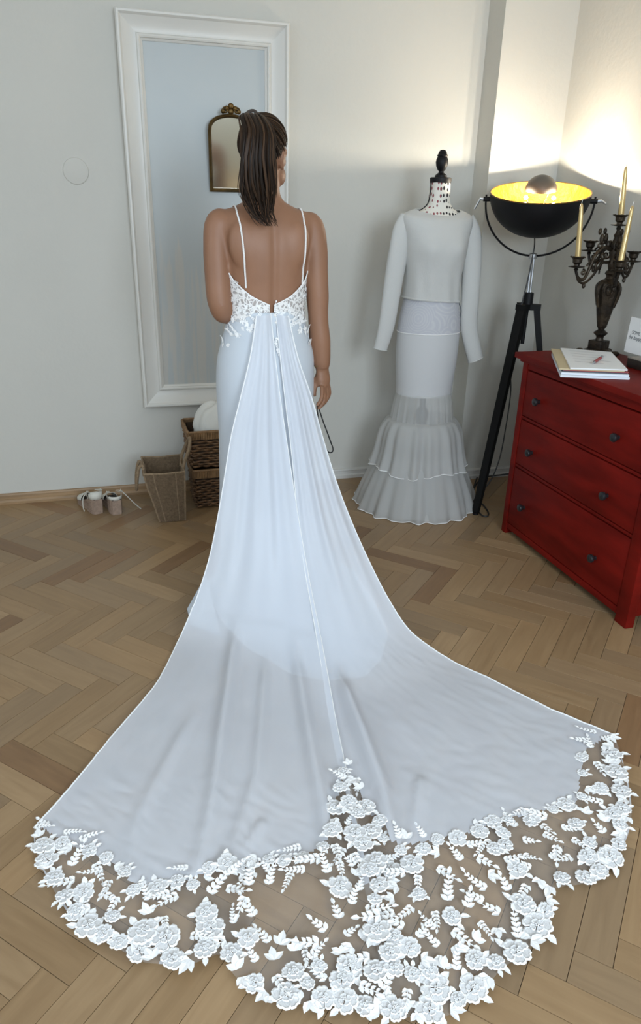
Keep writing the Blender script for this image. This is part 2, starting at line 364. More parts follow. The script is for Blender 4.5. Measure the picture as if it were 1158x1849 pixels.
# ---- reflection of a small arched gilt mirror, built as an object on the pane
YG = YB - .016
gb, gt, gl = onY(415, 346, YG), onY(415, 206, YG), onY(373, 235, YG)
gbl = onY(382, 346, YG)
gcx = (gb[0] + gt[0]) / 2
wt, wb, z0, z1 = gcx - gl[0], gb[0] - gbl[0] + .012, gb[2], gt[2]
gmi = thing('arched_mirror_reflection', 'reflected small arched mirror with thin antique gold frame and carved crest, built as a solid object', 'mirror', (gcx, YG, z0))
def arch(off, n=14):
    sh_ = z1 - .075
    P = [(-(wb - off), z0 + off), ((wb - off), z0 + off)]
    P += [(wt - off, sh_)] if False else []
    for a in np.linspace(0, PI, n): P.append(((wt - off) * math.cos(a) if True else 0, sh_ + (z1 - sh_ - off) * math.sin(a) ** .75))
    return P
o1, o2, o3 = arch(0), arch(.008), arch(.0155)
ring = lambda P, y: [np.array([gcx + x, y, z]) for x, z in P]
MB().rings([ring(o1, YG), ring(o1, YG - .016), ring(o2, YG - .024), ring(o3, YG - .014), ring(o3, YG)], True).build('frame', M['brass'], gmi)
pg = MB(); P3 = ring(o3, YG - .004); pg.add(P3, [tuple(range(len(P3)))])
pg.build('mirror_glass', mat('antique_glass', (.80, .79, .70), .12, metal=1.0), gmi, smooth=False)
cb_ = MB()
for i, (dx, dz, r0) in enumerate(((0, .032, .014), (-.020, .022, .012), (.020, .022, .012), (-.037, .010, .011), (.037, .010, .011), (0, .010, .014))):
    cb_.ball((gcx + dx, YG - .012, z1 + dz), (r0, .009, r0), 10, 6)
for s_ in (-1, 1):
    cb_.tube([(gcx + s_ * (.028 + .011 * math.cos(a)), YG - .016, z1 + .016 + .011 * math.sin(a)) for a in np.linspace(0, 5, 12)], .004, 6)
cb_.build('crest', M['brass'], gmi)
gmi.rotation_euler = (math.radians(9), 0, 0)     # leans forward so its glass does not mirror the window
# ================================================================== THE BRIDE
BX, BY = 0.537, 2.66
TORSO = [  # z, cx, half width, cy, half depth
    (0.80, BX, .168, 2.665, .118), (0.88, BX, .176, 2.660, .126), (0.96, BX, .174, 2.658, .126), (1.04, BX, .157, 2.660, .112),
    (1.10, BX, .141, 2.663, .100), (1.15, BX + .001, .134, 2.664, .094), (1.22, BX + .002, .137, 2.664, .097), (1.29, BX + .002, .143, 2.662, .103),
    (1.36, BX + .002, .152, 2.660, .106), (1.41, BX + .001, .164, 2.662, .101), (1.445, BX, .166, 2.664, .091), (1.475, BX, .150, 2.668, .076),
    (1.495, BX, .112, 2.672, .064), (1.512, BX, .074, 2.674, .057), (1.53, BX, .056, 2.674, .055), (1.57, BX, .050, 2.672, .053), (1.62, BX, .050, 2.670, .053)]
TS = smooth_path(TORSO, 60)
def torso(z): return [float(np.interp(z, TS[:, 0], TS[:, k])) for k in range(1, 5)]
def sup(a, n): return math.copysign(abs(math.cos(a)) ** n, math.cos(a)), math.copysign(abs(math.sin(a)) ** n, math.sin(a))
def torso_pt(a, z, off=0.0):
    cx, hw, cy, hd = torso(z); c_, s_ = sup(a, .86)
    return np.array([cx + (hw + off) * c_, cy + (hd + off) * s_, z])
def remesh(mb, name, m, parent, voxel, smooth_it=6, post=None):
    me = bpy.data.meshes.new('raw'); me.from_pydata(mb.v, [], mb.f); me.update()
    o = bpy.data.objects.new('raw', me); COL.objects.link(o)
    md = o.modifiers.new('r', 'REMESH'); md.mode = 'VOXEL'; md.voxel_size = voxel
    s2 = o.modifiers.new('s', 'SMOOTH'); s2.factor = .5; s2.iterations = smooth_it
    dg = bpy.context.evaluated_depsgraph_get(); ev = o.evaluated_get(dg); m2 = ev.to_mesh()
    V_ = np.empty(len(m2.vertices) * 3); m2.vertices.foreach_get('co', V_); V_ = V_.reshape(-1, 3)
    Nn = np.empty(len(m2.vertices) * 3); m2.vertices.foreach_get('normal', Nn); Nn = Nn.reshape(-1, 3)
    Fs = [tuple(p.vertices) for p in m2.polygons]
    ev.to_mesh_clear(); bpy.data.objects.remove(o); bpy.data.meshes.remove(me)
    if post is not None:
        E_ = np.array([tuple(e_.vertices) for e_ in me_edges]) if False else np.array(list({tuple(sorted((f_[i], f_[(i + 1) % len(f_)]))) for f_ in Fs for i in range(len(f_))}))
        wt_ = np.clip((V_[:, 2] - 1.0) / .06, 0, 1) * np.clip((.225 - np.abs(V_[:, 0] - BX)) / .03, 0, 1) * np.clip((1.56 - V_[:, 2]) / .03, 0, 1) * np.clip((2.74 - V_[:, 1]) / .02, 0, 1)
        deg = np.zeros(len(V_)); np.add.at(deg, E_[:, 0], 1); np.add.at(deg, E_[:, 1], 1)
        for _ in range(14):
            acc = np.zeros_like(V_); np.add.at(acc, E_[:, 0], V_[E_[:, 1]]); np.add.at(acc, E_[:, 1], V_[E_[:, 0]])
            V_ = V_ + (acc / deg[:, None] - V_) * (.55 * wt_)[:, None]
        V_ = post(V_, Nn)
    out = MB(); out.v = [tuple(p) for p in V_]; out.f = Fs
    return out.build(name, m, parent, smooth=True, angle=0)
per = thing('person', 'woman with a high brown ponytail seen from behind, wearing a white gown', 'person', (BX, 2.68, 0))
B = MB()
B.rings([[torso_pt(a, z) for a in np.linspace(0, 2 * PI, 40, endpoint=False)] for z in np.linspace(.80, 1.62, 56)], True, True, True)
for s_ in (-1, 1):                                # shoulder blades, buttocks, bust, legs and feet
    B.ball((BX + s_ * .078, 2.594, 1.370), (.066, .034, .092), 18, 12, roty(s_ * .25))
    B.ball((BX + s_ * .07, 2.738, 1.33), (.06, .05, .055), 14, 10)
    B.ball((BX + s_ * .075, 2.618, .90), (.078, .070, .080), 14, 10)
    B.tube([(BX + s_ * .085, 2.665, .86), (BX + s_ * .082, 2.668, .66), (BX + s_ * .076, 2.672, .50), (BX + s_ * .074, 2.665, .36), (BX + s_ * .072, 2.668, .13), (BX + s_ * .072, 2.67, .10)], [.092, .075, .056, .055, .036, .036], 14)
    B.tube([(BX + s_ * .072, 2.64, .09), (BX + s_ * .072, 2.70, .065), (BX + s_ * .074, 2.77, .03), (BX + s_ * .075, 2.83, .022)], [.030, .034, .034, .016], 12, flat=.7)
    B.ball((BX + s_ * .115, 2.670, 1.462), (.080, .050, .032), 16, 10, roty(s_ * .26))   # trapezius / shoulder slope
# right arm hanging
B.tube(smooth_path([(.672, 2.668, 1.462), (.706, 2.664, 1.432), (.718, 2.660, 1.36), (.722, 2.656, 1.28), (.729, 2.652, 1.20), (.731, 2.650, 1.15), (.735, 2.649, 1.09), (.744, 2.648, 1.02), (.750, 2.646, .955), (.752, 2.645, .93)], 30),
       list(np.interp(np.linspace(0, 1, 30), [0, .08, .25, .45, .6, .66, .75, .88, 1], [.030, .046, .0465, .0425, .038, .0385, .040, .034, .0255])), 18)
# right hand: palm, four fingers, thumb
B.tube([(.752, 2.646, .945), (.755, 2.644, .915), (.757, 2.640, .885), (.756, 2.636, .862)], [.0255, .029, .032, .027], 14, flat=.58, up=(0.45, -1, 0))
B.ball((.753, 2.645, .925), (.026, .021, .034), 14, 10)
FI = [((.776, 2.656, .876), (.783, 2.640, .836), (.770, 2.628, .812), (.755, 2.626, .803)), ((.766, 2.640, .868), (.769, 2.622, .822), (.752, 2.612, .798), (.737, 2.611, .788)),
      ((.754, 2.626, .864), (.752, 2.606, .818), (.736, 2.597, .794), (.724, 2.597, .783)), ((.743, 2.614, .868), (.738, 2.592, .832), (.726, 2.584, .811), (.716, 2.585, .800))]
for f4 in FI: B.tube(smooth_path(f4, 10), list(np.linspace(.0088, .0070, 10)), 10)
B.tube(smooth_path([(.742, 2.648, .915), (.728, 2.642, .882), (.720, 2.634, .850), (.718, 2.626, .825)], 10), list(np.linspace(.0125, .0078, 10)), 10)
# left arm bent, hand resting on the waist in front
B.tube(smooth_path([(.402, 2.668, 1.466), (.369, 2.664, 1.436), (.362, 2.660, 1.36), (.361, 2.652, 1.28), (.362, 2.642, 1.20), (.370, 2.640, 1.155), (.388, 2.672, 1.140), (.425, 2.745, 1.160), (.470, 2.800, 1.190), (.505, 2.815, 1.205)], 34),
       list(np.interp(np.linspace(0, 1, 34), [0, .08, .25, .45, .55, .66, .78, .9, 1], [.030, .046, .047, .0445, .041, .0385, .039, .033, .026])), 18)
B.tube([(.500, 2.813, 1.204), (.53, 2.810, 1.212), (.56, 2.800, 1.215), (.578, 2.792, 1.214)], [.024, .031, .033, .028], 14, flat=.5, up=(0, 1, 0))
for i in range(4):
    zz = 1.238 - i * .018
    B.tube(smooth_path([(.572, 2.796, zz), (.600, 2.792, zz - .002), (.620, 2.780, zz - .004), (.632 - .006 * abs(i - 1.5), 2.768, zz - .006)], 8), list(np.linspace(.0095, .0072, 8)), 10)
B.tube(smooth_path([(.525, 2.80, 1.232), (.548, 2.788, 1.252), (.570, 2.775, 1.262)], 8), list(np.linspace(.012, .008, 8)), 10)
# head, turned a little to the right
HC = np.array([.534, 2.662, 1.660]); HR = rotz(math.radians(-30)) @ rotx(math.radians(-4))
def H(p): return HC + HR @ np.array(p, float)
B.ball(H((0, -.008, .022)), (.073, .090, .090), 22, 16, HR)
B.ball(H((0, .028, -.025)), (.058, .066, .085), 20, 14, HR)
B.ball(H((0, .050, -.082)), (.036, .036, .032), 14, 10, HR)
for s_ in (-1, 1):
    B.ball(H((s_ * .040, .040, -.060)), (.024, .040, .034), 12, 8, HR)          # jaw and cheek
    B.ball(H((s_ * .034, .074, -.012)), (.022, .018, .020), 12, 8, HR)
    B.tube([H((s_ * (.071 + .006 * math.sin(a)), -.004 - .016 * math.cos(a) - .004 * math.sin(a), -.014 + .028 * math.sin(a))) for a in np.linspace(-1.9, 2.6, 12)], .0062, 8)   # ear
    B.ball(H((s_ * .070, -.004, -.014)), (.007, .014, .024), 10, 8, HR)
B.tube([H((0, .088, .020)), H((0, .100, -.005)), H((0, .112, -.026)), H((0, .096, -.036))], [.007, .009, .012, .009], 10)
B.ball(H((0, .086, -.056)), (.022, .012, .007), 12, 8, HR); B.ball(H((0, .084, -.067)), (.019, .012, .007), 12, 8, HR)
B.tube([(BX, 2.676, 1.47), (BX - .002, 2.672, 1.53), (BX - .002, 2.664, 1.60)], [.060, .051, .051], 20)
def body_post(V_, Nn):
    back = np.clip(-Nn[:, 1], 0, 1)
    x, z = V_[:, 0] - .549, V_[:, 2]
    fade = np.clip((z - 1.10) / .08, 0, 1) * np.clip((1.50 - z) / .08, 0, 1)
    g = np.exp(-(x / .014) ** 2) * .0065 + np.exp(-(x / .045) ** 2) * .004
    V_ = V_.copy(); V_[:, 1] += back * fade * g
    return V_
body_o = remesh(B, 'body', M['skin'], per, .0045, 3, body_post)
for s_ in (-1, 1):
    e_ = MB().ball(H((s_ * .031, .080, .004)), .0115, 12, 8).build('eye', M['eye'], per)
    MB().ball(H((s_ * .031, .0905, .004)), (.0045, .0025, .0045), 10, 6, HR).build('iris', M['insole'], e_)
    MB().tube([H((s_ * x_, .092 - .25 * (x_ - .03) ** 2 / .02, .022 + .004 * math.sin((x_ - .015) * 70))) for x_ in np.linspace(.014, .046, 7)], [.001, .002, .0025, .0025, .002, .0015, .001], 6).build('eyebrow', M['insole'], per)
MB().tube([H((x_, .098 - 3 * x_ * x_, -.0605)) for x_ in np.linspace(-.02, .02, 9)], [.001, .003, .004, .0045, .0045, .0045, .004, .003, .001], 8).build('lips', M['lip'], per)
for (x_, z_) in ((.445, 1.429), (.638, 1.47)):
    p_ = torso_pt(-PI / 2, z_); cx_, hw_, cy_, hd_ = torso(z_)
# ---- hair: cap and swept strands, then ponytail
HRAD = np.array([.079, .097, .097]); HO = np.array([0, -.009, .024])
def scalp(dirv, off=0.0): return H(HO + (HRAD + off) * dirv)
def hair_lim(phi):
    a = abs(math.degrees(phi)); return float(np.interp(a, [0, 50, 72, 92, 112, 140, 180], [.50, .42, .15, -.12, -.46, -.66, -.72]))
cap = MB(); rows = []
for i in range(13):
    t = i / 12.0; rr = []
    for phi in np.linspace(-PI, PI, 48, endpoint=False):
        zl = hair_lim(phi); el = math.asin(zl) + (PI / 2 - .02 - math.asin(zl)) * t
        rr.append(scalp(np.array([math.sin(phi) * math.cos(el), math.cos(phi) * math.cos(el), math.sin(el)]), -.001 if i else -.012))
    rows.append(rr)
cap.rings(rows, True, False, True)
tone = []
def tone_attr(o, vals):
    a = o.data.attributes.new('tone', 'FLOAT', 'POINT'); a.data.foreach_set('value', np.array(vals, dtype=np.float32))
hc = cap.build('hair_cap', M['hair'], per); tone_attr(hc, [0.04] * len(cap.v))
TIE = np.array([-.16, -.70, .70]); TIE /= np.linalg.norm(TIE)
sw = MB(); tones = []
for i in range(230):
    phi = rng.uniform(-PI, PI); zl = hair_lim(phi); el = math.asin(zl) + .02 + abs(rng.normal(0, .25))
    d0 = np.array([math.sin(phi) * math.cos(el), math.cos(phi) * math.cos(el), math.sin(el)])
    if d0 @ TIE > .93: continue
    P = []; lift = rng.uniform(0, .004); sag = rng.normal(0, .05)
    for t in np.linspace(0, 1, 11):
        dv = d0 * (1 - t) + TIE * t; dv = dv + np.array([0, 0, sag * math.sin(PI * t)]); dv /= np.linalg.norm(dv)
        P.append(scalp(dv, lift * math.sin(PI * min(1, t * 1.2)) + .001 + .010 * max(0, t - .8)))
    n0 = len(sw.v); r0 = rng.uniform(.0018, .0046)
    sw.tube(P, list(np.interp(np.linspace(0, 1, 11), [0, .15, .8, 1], [.0008, r0, r0, r0 * .6])), 5, flat=.55)
    tones += [float(np.clip(rng.beta(1.2, 4.2), 0, 1))] * (len(sw.v) - n0)
so = sw.build('swept_hair', M['hair'], per); tone_attr(so, tones)
tie0 = scalp(TIE, .012)
pony = MB(); tones = []
spine = smooth_path([tie0, tie0 + np.array([-.010, -.036, .000]), (.482, 2.512, 1.712), (.477, 2.498, 1.635), (.480, 2.503, 1.55), (.490, 2.512, 1.485), (.502, 2.514, 1.432)], 30)
for i in range(210):
    ph = rng.uniform(0, 2 * PI); rho = math.sqrt(rng.uniform(0.02, 1)); L_ = int(np.clip(30 - abs(rng.normal(0, 5.0)), 16, 30))
    wv, wp, wa = rng.uniform(1.5, 3.0), rng.uniform(0, 6), rng.uniform(.001, .006); dr = rng.normal(0, .006)
    P = []; T_ = np.linspace(0, (L_ - 1) / 29.0, L_)
    for k, t in enumerate(T_):
        env = float(np.interp(t, [0, .08, .20, .40, .66, .84, 1], [.011, .022, .043, .058, .055, .036, .012]))
        sp = spine[k]; curl = (.013 * math.sin(8 * t + .4 + 1.5 * ph) + .006 * math.sin(13 * t + wp)) * np.clip((t - .25) / .5, 0, 1)
        P.append(sp + np.array([rho * env * math.cos(ph) + dr * t + wa * math.sin(wv * t * 3 + wp) + curl + .022 * max(0, t - .86) / .14, .60 * rho * env * math.sin(ph) - .012 * math.sin(PI * min(1, t * 1.4)), wa * math.cos(wv * t * 3 + wp) * .3]))
    n0 = len(pony.v); r0 = rng.uniform(.0016, .0046)
    pony.tube(P, list(np.interp(np.linspace(0, 1, L_), [0, .1, .7, 1], [r0 * .7, r0, r0 * .9, .0006])), 5, flat=.6)
    tones += [float(np.clip(rng.beta(0.8, 3.0), 0, 1))] * (len(pony.v) - n0)
po = pony.build('ponytail', M['hair'], per); tone_attr(po, tones)
tb = MB(); tb.tube([tie0 + HR @ np.array([.020 * math.cos(a), .010 * math.sin(a) - .006, .018 * math.sin(a)]) for a in np.linspace(0, 2 * PI, 20)], .005, 8)
hb = tb.build('hair_tie', M['insole'], per)
# bracelet on the right wrist 
MB().tube([(.7505 + .0300 * math.cos(a), 2.646 + .0290 * math.sin(a), .944 + .007 * math.cos(a + .5)) for a in np.linspace(0, 2 * PI, 28)], .0013, 6).build('bracelet', M['gold'], per)
# black cord hanging in a loop from the fingers
cp = [(.727, 2.622, .802), (.722, 2.606, .795), (.728, 2.600, .772), (.744, 2.600, .715), (.763, 2.600, .655), (.780, 2.602, .600), (.789, 2.604, .570), (.787, 2.606, .553), (.777, 2.608, .549), (.766, 2.612, .560), (.752, 2.618, .60), (.738, 2.626, .68), (.728, 2.632, .76), (.726, 2.630, .800)]
cp = [(x_ + .004, y_, .80 - (.80 - z_) * .80) for x_, y_, z_ in cp]
tag(MB().tube(smooth_path(cp, 60), .0026, 8).build('black_cord', M['cable']), 'thin black cord hanging in a loop from the hand of the woman', 'cord')
# ================================================================== THE WEDDING DRESS
dr = thing('wedding_dress', 'white open-back bridal gown with lace bodice and long lace-edged train', 'dress', (BX, 2.6, 0))
lace_n = {'flower': 0, 'spray': 0, 'leaf': 0}
# ---- underskirt (opaque crepe) : waist -> floor with a short rounded train
SK = [  # z, cx, hw, y_front, y_back
    (1.152, .538, .1375, 2.768, 2.560), (1.10, .537, .148, 2.775, 2.548), (1.04, .536, .165, 2.785, 2.532), (.98, .535, .181, 2.795, 2.518),
    (.90, .532, .186, 2.800, 2.508), (.80, .532, .186, 2.800, 2.508), (.70, .533, .184, 2.800, 2.510), (.58, .535, .188, 2.800, 2.500),
    (.46, .539, .194, 2.805, 2.480), (.34, .545, .206, 2.82, 2.44), (.22, .560, .218, 2.83, 2.36), (.13, .575, .243, 2.85, 2.26), (.06, .590, .278, 2.87, 2.13), (.015, .598, .312, 2.89, 2.02), (.006, .602, .326, 2.9, 1.935)]
SKs = smooth_path(SK, 70)
def skirt_ring(row, n=96):
    z, cx, hw, yf, yb = row; out = []
    fold = np.clip((.55 - z) / .5, 0, 1)
    for a in np.linspace(0, 2 * PI, n, endpoint=False):
        c_, s_ = math.cos(a), math.sin(a)
        ym = 2.66
        y = ym + (yf - ym) * s_ if s_ > 0 else ym - (ym - yb) * abs(s_) ** (1.0 - .15 * fold)
        wv = 1 + fold * (.009 * math.sin(9 * a + 1) + .007 * math.sin(17 * a))
        out.append(np.array([cx + hw * c_ * wv + (.06 * fold * max(0, -s_)), ym + (y - ym) * wv, max(z, .006)]))
    return out
sk_o = MB().rings([skirt_ring(r_) for r_ in SKs], True).build('skirt', M['satin'], dr, solid=.002)
MB().tube(skirt_ring(SKs[-1]) + [skirt_ring(SKs[-1])[0]], .0035, 6).build('skirt_hem', M['hem'], sk_o)
# small upturned corner of the underskirt hem
hp = [onZ(372, 1040, .06), onZ(338, 1101, .004), onZ(345, 1128, .004), onZ(400, 1150, .004)]
MB().add([*hp, *[q + np.array([0, 0, .004]) for q in hp]], [(0, 1, 2, 3), (7, 6, 5, 4), (0, 4, 5, 1), (1, 5, 6, 2), (2, 6, 7, 3), (3, 7, 4, 0)]).build('hem_corner', M['satin'], dr, smooth=False)
# ---- bodice of lace over sheer net
def bod_top(a):                                   # a: angle, -pi/2 = middle of the back
    dx = abs(((a + PI / 2 + PI) % (2 * PI)) - PI)
    return float(np.interp(dx, [0, .08, .45, .80, 1.05, 1.35, 1.7, 2.2, PI], [1.172, 1.180, 1.205, 1.236, 1.258, 1.290, 1.315, 1.37, 1.36]))
NB = 120
rows = []
for t in np.linspace(0, 1, 14):
    rr = []
    for a in np.linspace(-PI / 2 + .035, -PI / 2 + 2 * PI - .035, NB):
        zt = bod_top(a); z = 1.118 + (zt - 1.118) * t; bust = .055 * max(0, math.sin(a)) ** 2 * max(0, 1 - abs(z - 1.32) / .09)
        rr.append(torso_pt(a, z, .0065 + bust))
    rows.append(rr)
lm = bpy.data.materials.new('lace_net'); lm.use_nodes = True; nt = lm.node_tree; N = nt.nodes; L = nt.links
b = N['Principled BSDF']; b.inputs['Base Color'].default_value = (.82, .80, .78, 1); b.inputs['Roughness'].default_value = .7
tc = N.new('ShaderNodeTexCoord'); vo = N.new('ShaderNodeTexVoronoi'); vo.feature = 'DISTANCE_TO_EDGE'; vo.inputs['Scale'].default_value = 62
nz = N.new('ShaderNodeTexNoise'); nz.inputs['Scale'].default_value = 40; L.new(tc.outputs['Object'], nz.inputs[0])
va = N.new('ShaderNodeVectorMath'); va.operation = 'MULTIPLY_ADD'; va.inputs[1].default_value = (.03, .03, .03); L.new(nz.outputs[1], va.inputs[0]); L.new(tc.outputs['Object'], va.inputs[2]); L.new(va.outputs[0], vo.inputs[0])
cr = N.new('ShaderNodeValToRGB'); cr.color_ramp.elements[0].position = .10; cr.color_ramp.elements[0].color = (1, 1, 1, 1); cr.color_ramp.elements[1].position = .17; cr.color_ramp.elements[1].color = (.30, .30, .30, 1)
L.new(vo.outputs['Distance'], cr.inputs[0]); L.new(cr.outputs[0], b.inputs['Alpha'])
bod = MB().rings(rows, False).build('bodice', lm, dr, solid=.0015)
MB().tube([r_ + np.array([0, 0, .001]) for r_ in rows[-1]], .0022, 6).build('scalloped_edge', M['lace'], bod)
# straps, laid on the body surface
from mathutils.bvhtree import BVHTree
_o0 = Vector((BX, 2.68, 0)); bvh = BVHTree.FromPolygons([v_.co + _o0 for v_ in body_o.data.vertices], [tuple(p_.vertices) for p_ in body_o.data.polygons])
def cast(o_, d_):
    h_ = bvh.ray_cast(Vector(o_), Vector(d_)); return h_[0]
for (xt, xb, zb) in ((.4285, .4495, 1.236), (.6615, .6575, 1.240)):
    P = []
    for t in np.linspace(0, 1, 26):
        z = zb + (1.478 - zb) * t; x = xb + (xt - xb) * t ** 1.2
        h_ = cast((x, 2.0, z), (0, 1, 0)); P.append((x, (h_.y if h_ else 2.6) - .0035, z))
    for y in np.linspace(P[-1][1] + .012, 2.745, 7):
        h_ = cast((xt, y, 1.8), (0, 0, -1)); P.append((xt, y, (h_.z if h_ else 1.49) + .0035))
    P.append((xt, 2.778, 1.40)); P = smooth_path(P, 70)
    stp = MB().tube(P, .0030, 8, flat=.6, up=(0, -1, 0)).build('strap', M['lace'], dr)
    bd = MB()
    for k in range(0, 58): q = P[k]; bd.ball(np.array(q) + np.array([0, -.0022, .0005]), .0024, 6, 4)
    bd.build('beading', M['pearl'], stp)
# back closure: buttons over a dark slit
sl = MB().tube([(.549, torso_pt(-PI / 2, z)[1] - .006, z) for z in np.linspace(1.108, 1.166, 8)], [.0025, .004, .0045, .0045, .0045, .004, .0035, .002], 6, flat=.4, up=(0, -1, 0)).build('closure_slit', M['darkvoid'], dr)
for z in (1.118, 1.143, 1.166):
    if z < 1.16: MB().ball((.549, torso_pt(-PI / 2, z)[1] - .011, z), (.0065, .005, .0065), 10, 8).build('button', M['pearl'], dr)
# ---- lace motif meshes (shared)
def flower_mesh(np_, seed, rr):
    rg = random.Random(seed); mb = MB(); fill = []
    def petal(a, R, w_, zz):
        c_, s_ = math.cos(a), math.sin(a)
        prof_ = ((.16, 0), (.34, -.50), (.62, -.96), (.86, -.86), (1.0, -.38), (.93, 0), (1.0, .38), (.86, .86), (.62, .96), (.34, .50))
        def ring_(k, h_): return [((.16 + (rad - .16) * k + (1 - k) * .22) * R * c_ - side * w_ * k * s_, (.16 + (rad - .16) * k + (1 - k) * .22) * R * s_ + side * w_ * k * c_, zz + h_) for rad, side in prof_]
        o_, i_ = ring_(1.0, .0008), ring_(.80, .0030); m_ = ring_(.66, .0010); n_ = len(prof_); base = len(mb.v)
        mb.add(o_ + i_ + m_, [(j, (j + 1) % n_, n_ + (j + 1) % n_, n_ + j) for j in range(n_)])
        for j in range(n_): fill.append((base + n_ + j, base + n_ + (j + 1) % n_, base + 2 * n_ + (j + 1) % n_, base + 2 * n_ + j))
        fill.append(tuple(base + 2 * n_ + j for j in range(n_)))
    for i in range(np_): petal(2 * PI * i / np_ + rg.uniform(-.10, .10), rr * rg.uniform(.9, 1.12), rr * .50 * 5.4 / np_, rg.uniform(0, .0015))
    for i in range(4): petal(PI / 2 * i + .4 + rg.uniform(-.2, .2), rr * .50, rr * .27, .0032)
    for i in range(5): a = i * 1.26; mb.ball((rr * .09 * math.cos(a), rr * .09 * math.sin(a), .0068), (rr * .055, rr * .055, .0018), 5, 3)
    for i in range(rg.choice((1, 2, 2, 3))): a = rg.uniform(0, 6.28); leaf_pts(mb, rr * .75 * math.cos(a), rr * .75 * math.sin(a), a + rg.uniform(-.5, .5), rr * rg.uniform(.8, 1.15), rr * .26, 0)
    me = bpy.data.meshes.new('lace_flower'); me.from_pydata(mb.v, [], mb.f + fill); me.update(); me.materials.append(M['lace']); me.materials.append(M['lace_fill'])
    for k in range(len(mb.f), len(mb.f) + len(fill)): me.polygons[k].material_index = 1
    return me
def leaf_pts(mb, x0, y0, a, ln, wd, h0=.0015):
    c_, s_ = math.cos(a), math.sin(a); P = []
    for (t, sd, h_) in ((0, 0, 0), (.3, -1, .0022), (.65, -.85, .0024), (1, 0, .001), (.65, .85, .0024), (.3, 1, .0022), (.45, 0, .0006)):
        x, y = t * ln, sd * wd; P.append((x0 + x * c_ - y * s_, y0 + x * s_ + y * c_, h0 + h_))
    mb.add(P, [(6, j, (j + 1) % 6) for j in range(6)])
def spray_mesh(seed, n, ln):
    rg = random.Random(seed); mb = MB(); bend = rg.uniform(-.9, .9); x = y = 0.0; a = 0.0; st = []
    for i in range(n):
        st.append((x, y, .0015)); s_ = ln / n
        k = 1 - .5 * i / n
        for sd in (-1, 1): leaf_pts(mb, x, y, a + sd * rg.uniform(.65, .95), s_ * 1.55 * k, s_ * .46 * k)
        x += s_ * math.cos(a); y += s_ * math.sin(a); a += bend / n
    leaf_pts(mb, x, y, a, ln / n * 1.5, ln / n * .4); st.append((x, y, .0015)); mb.tube(st, .0012, 4)
    me = bpy.data.meshes.new('lace_sprig'); me.from_pydata(mb.v, [], mb.f); me.update(); me.materials.append(M['lace']); return me
def leaf_mesh(seed):
    rg = random.Random(seed); mb = MB()
    for a, l in ((0, .034), (.8, .026), (-.75, .028)): leaf_pts(mb, 0, 0, a + rg.uniform(-.2, .2), l * rg.uniform(.9, 1.15), l * .28)
    me = bpy.data.meshes.new('lace_leaf'); me.from_pydata(mb.v, [], mb.f); me.update(); me.materials.append(M['lace']); return me
FM = [flower_mesh(5, 1, .024), flower_mesh(6, 2, .026), flower_mesh(5, 3, .029), flower_mesh(5, 4, .021), flower_mesh(5, 5, .031), flower_mesh(6, 6, .023)]
SM = [spray_mesh(10 + i, n_, l_) for i, (n_, l_) in enumerate(((4, .050), (5, .060), (3, .042), (5, .052)))]
LM = [leaf_mesh(20 + i) for i in range(3)]
def motif(name, me, p, nrm, spin, sc, parent):
    z_ = Vector(nrm).normalized(); x_ = Vector((1, 0, 0)); x_ = (x_ - z_ * x_.dot(z_)).normalized(); y_ = z_.cross(x_)
    Mx = Matrix((x_, y_, z_)).transposed() @ Matrix.Rotation(spin, 3, 'Z')
    o = bpy.data.objects.new(name, me); COL.objects.link(o); o.parent = parent
    l = Vector(p) - Vector(parent['o0']); o.matrix_local = Matrix.Translation(l) @ Mx.to_4x4() @ Matrix.Scale(sc, 4)
    return o
# lace appliques on the bodice and over the hips
for i in range(46):
    a = -PI / 2 + random.uniform(-1.55, 1.55)
    if abs(a + PI / 2) < .06: continue
    zt = bod_top(a); z = random.uniform(1.112, zt - .006)
    p = torso_pt(a, z, .0085); nn = torso_pt(a, z, .05) - p
    me = random.choice(SM + LM + LM); motif(me.name.split('.')[0], me, p, nn, random.uniform(0, 6.3), random.uniform(.45, .62), bod)
def skirt_pt(a, z, off):
    k = np.interp(-z, -SKs[:, 0], np.arange(len(SKs))); i = int(k); u = k - i; i2 = min(i + 1, len(SKs) - 1)
    row = SKs[i] * (1 - u) + SKs[i2] * u; z_, cx, hw, yf, yb = row; c_, s_ = math.cos(a), math.sin(a)
    y = 2.66 + ((yf - 2.66) if s_ > 0 else (2.66 - yb)) * s_
    p = np.array([cx + hw * c_, y, z]); n_ = np.array([c_ / hw, s_ / abs((yf if s_ > 0 else yb) - 2.66), 0]); n_ /= np.linalg.norm(n_)
    return p + n_ * off, n_
hips = dr
for i in range(64):
    dx = random.choice((-1, 1)) * random.uniform(.12, 1.5); zb_ = np.interp(abs(dx), [0, .3, .6, 1.0, 1.5], [1.09, 1.10, 1.09, 1.05, .985])
    z = random.uniform(zb_, 1.125)
    p, n_ = skirt_pt(-PI / 2 + dx, z, .003); me = random.choice(SM + LM); motif(me.name.split('.')[0], me, p, n_, random.uniform(0, 6.3), random.uniform(.40, .58), dr)
for i in range(8):
    p, n_ = skirt_pt(-PI / 2 + random.uniform(-.12, .16), random.uniform(1.02, 1.10), .016); me = random.choice(SM); motif('lace_sprig', me, p, n_, random.uniform(4, 5.4), .45, dr)

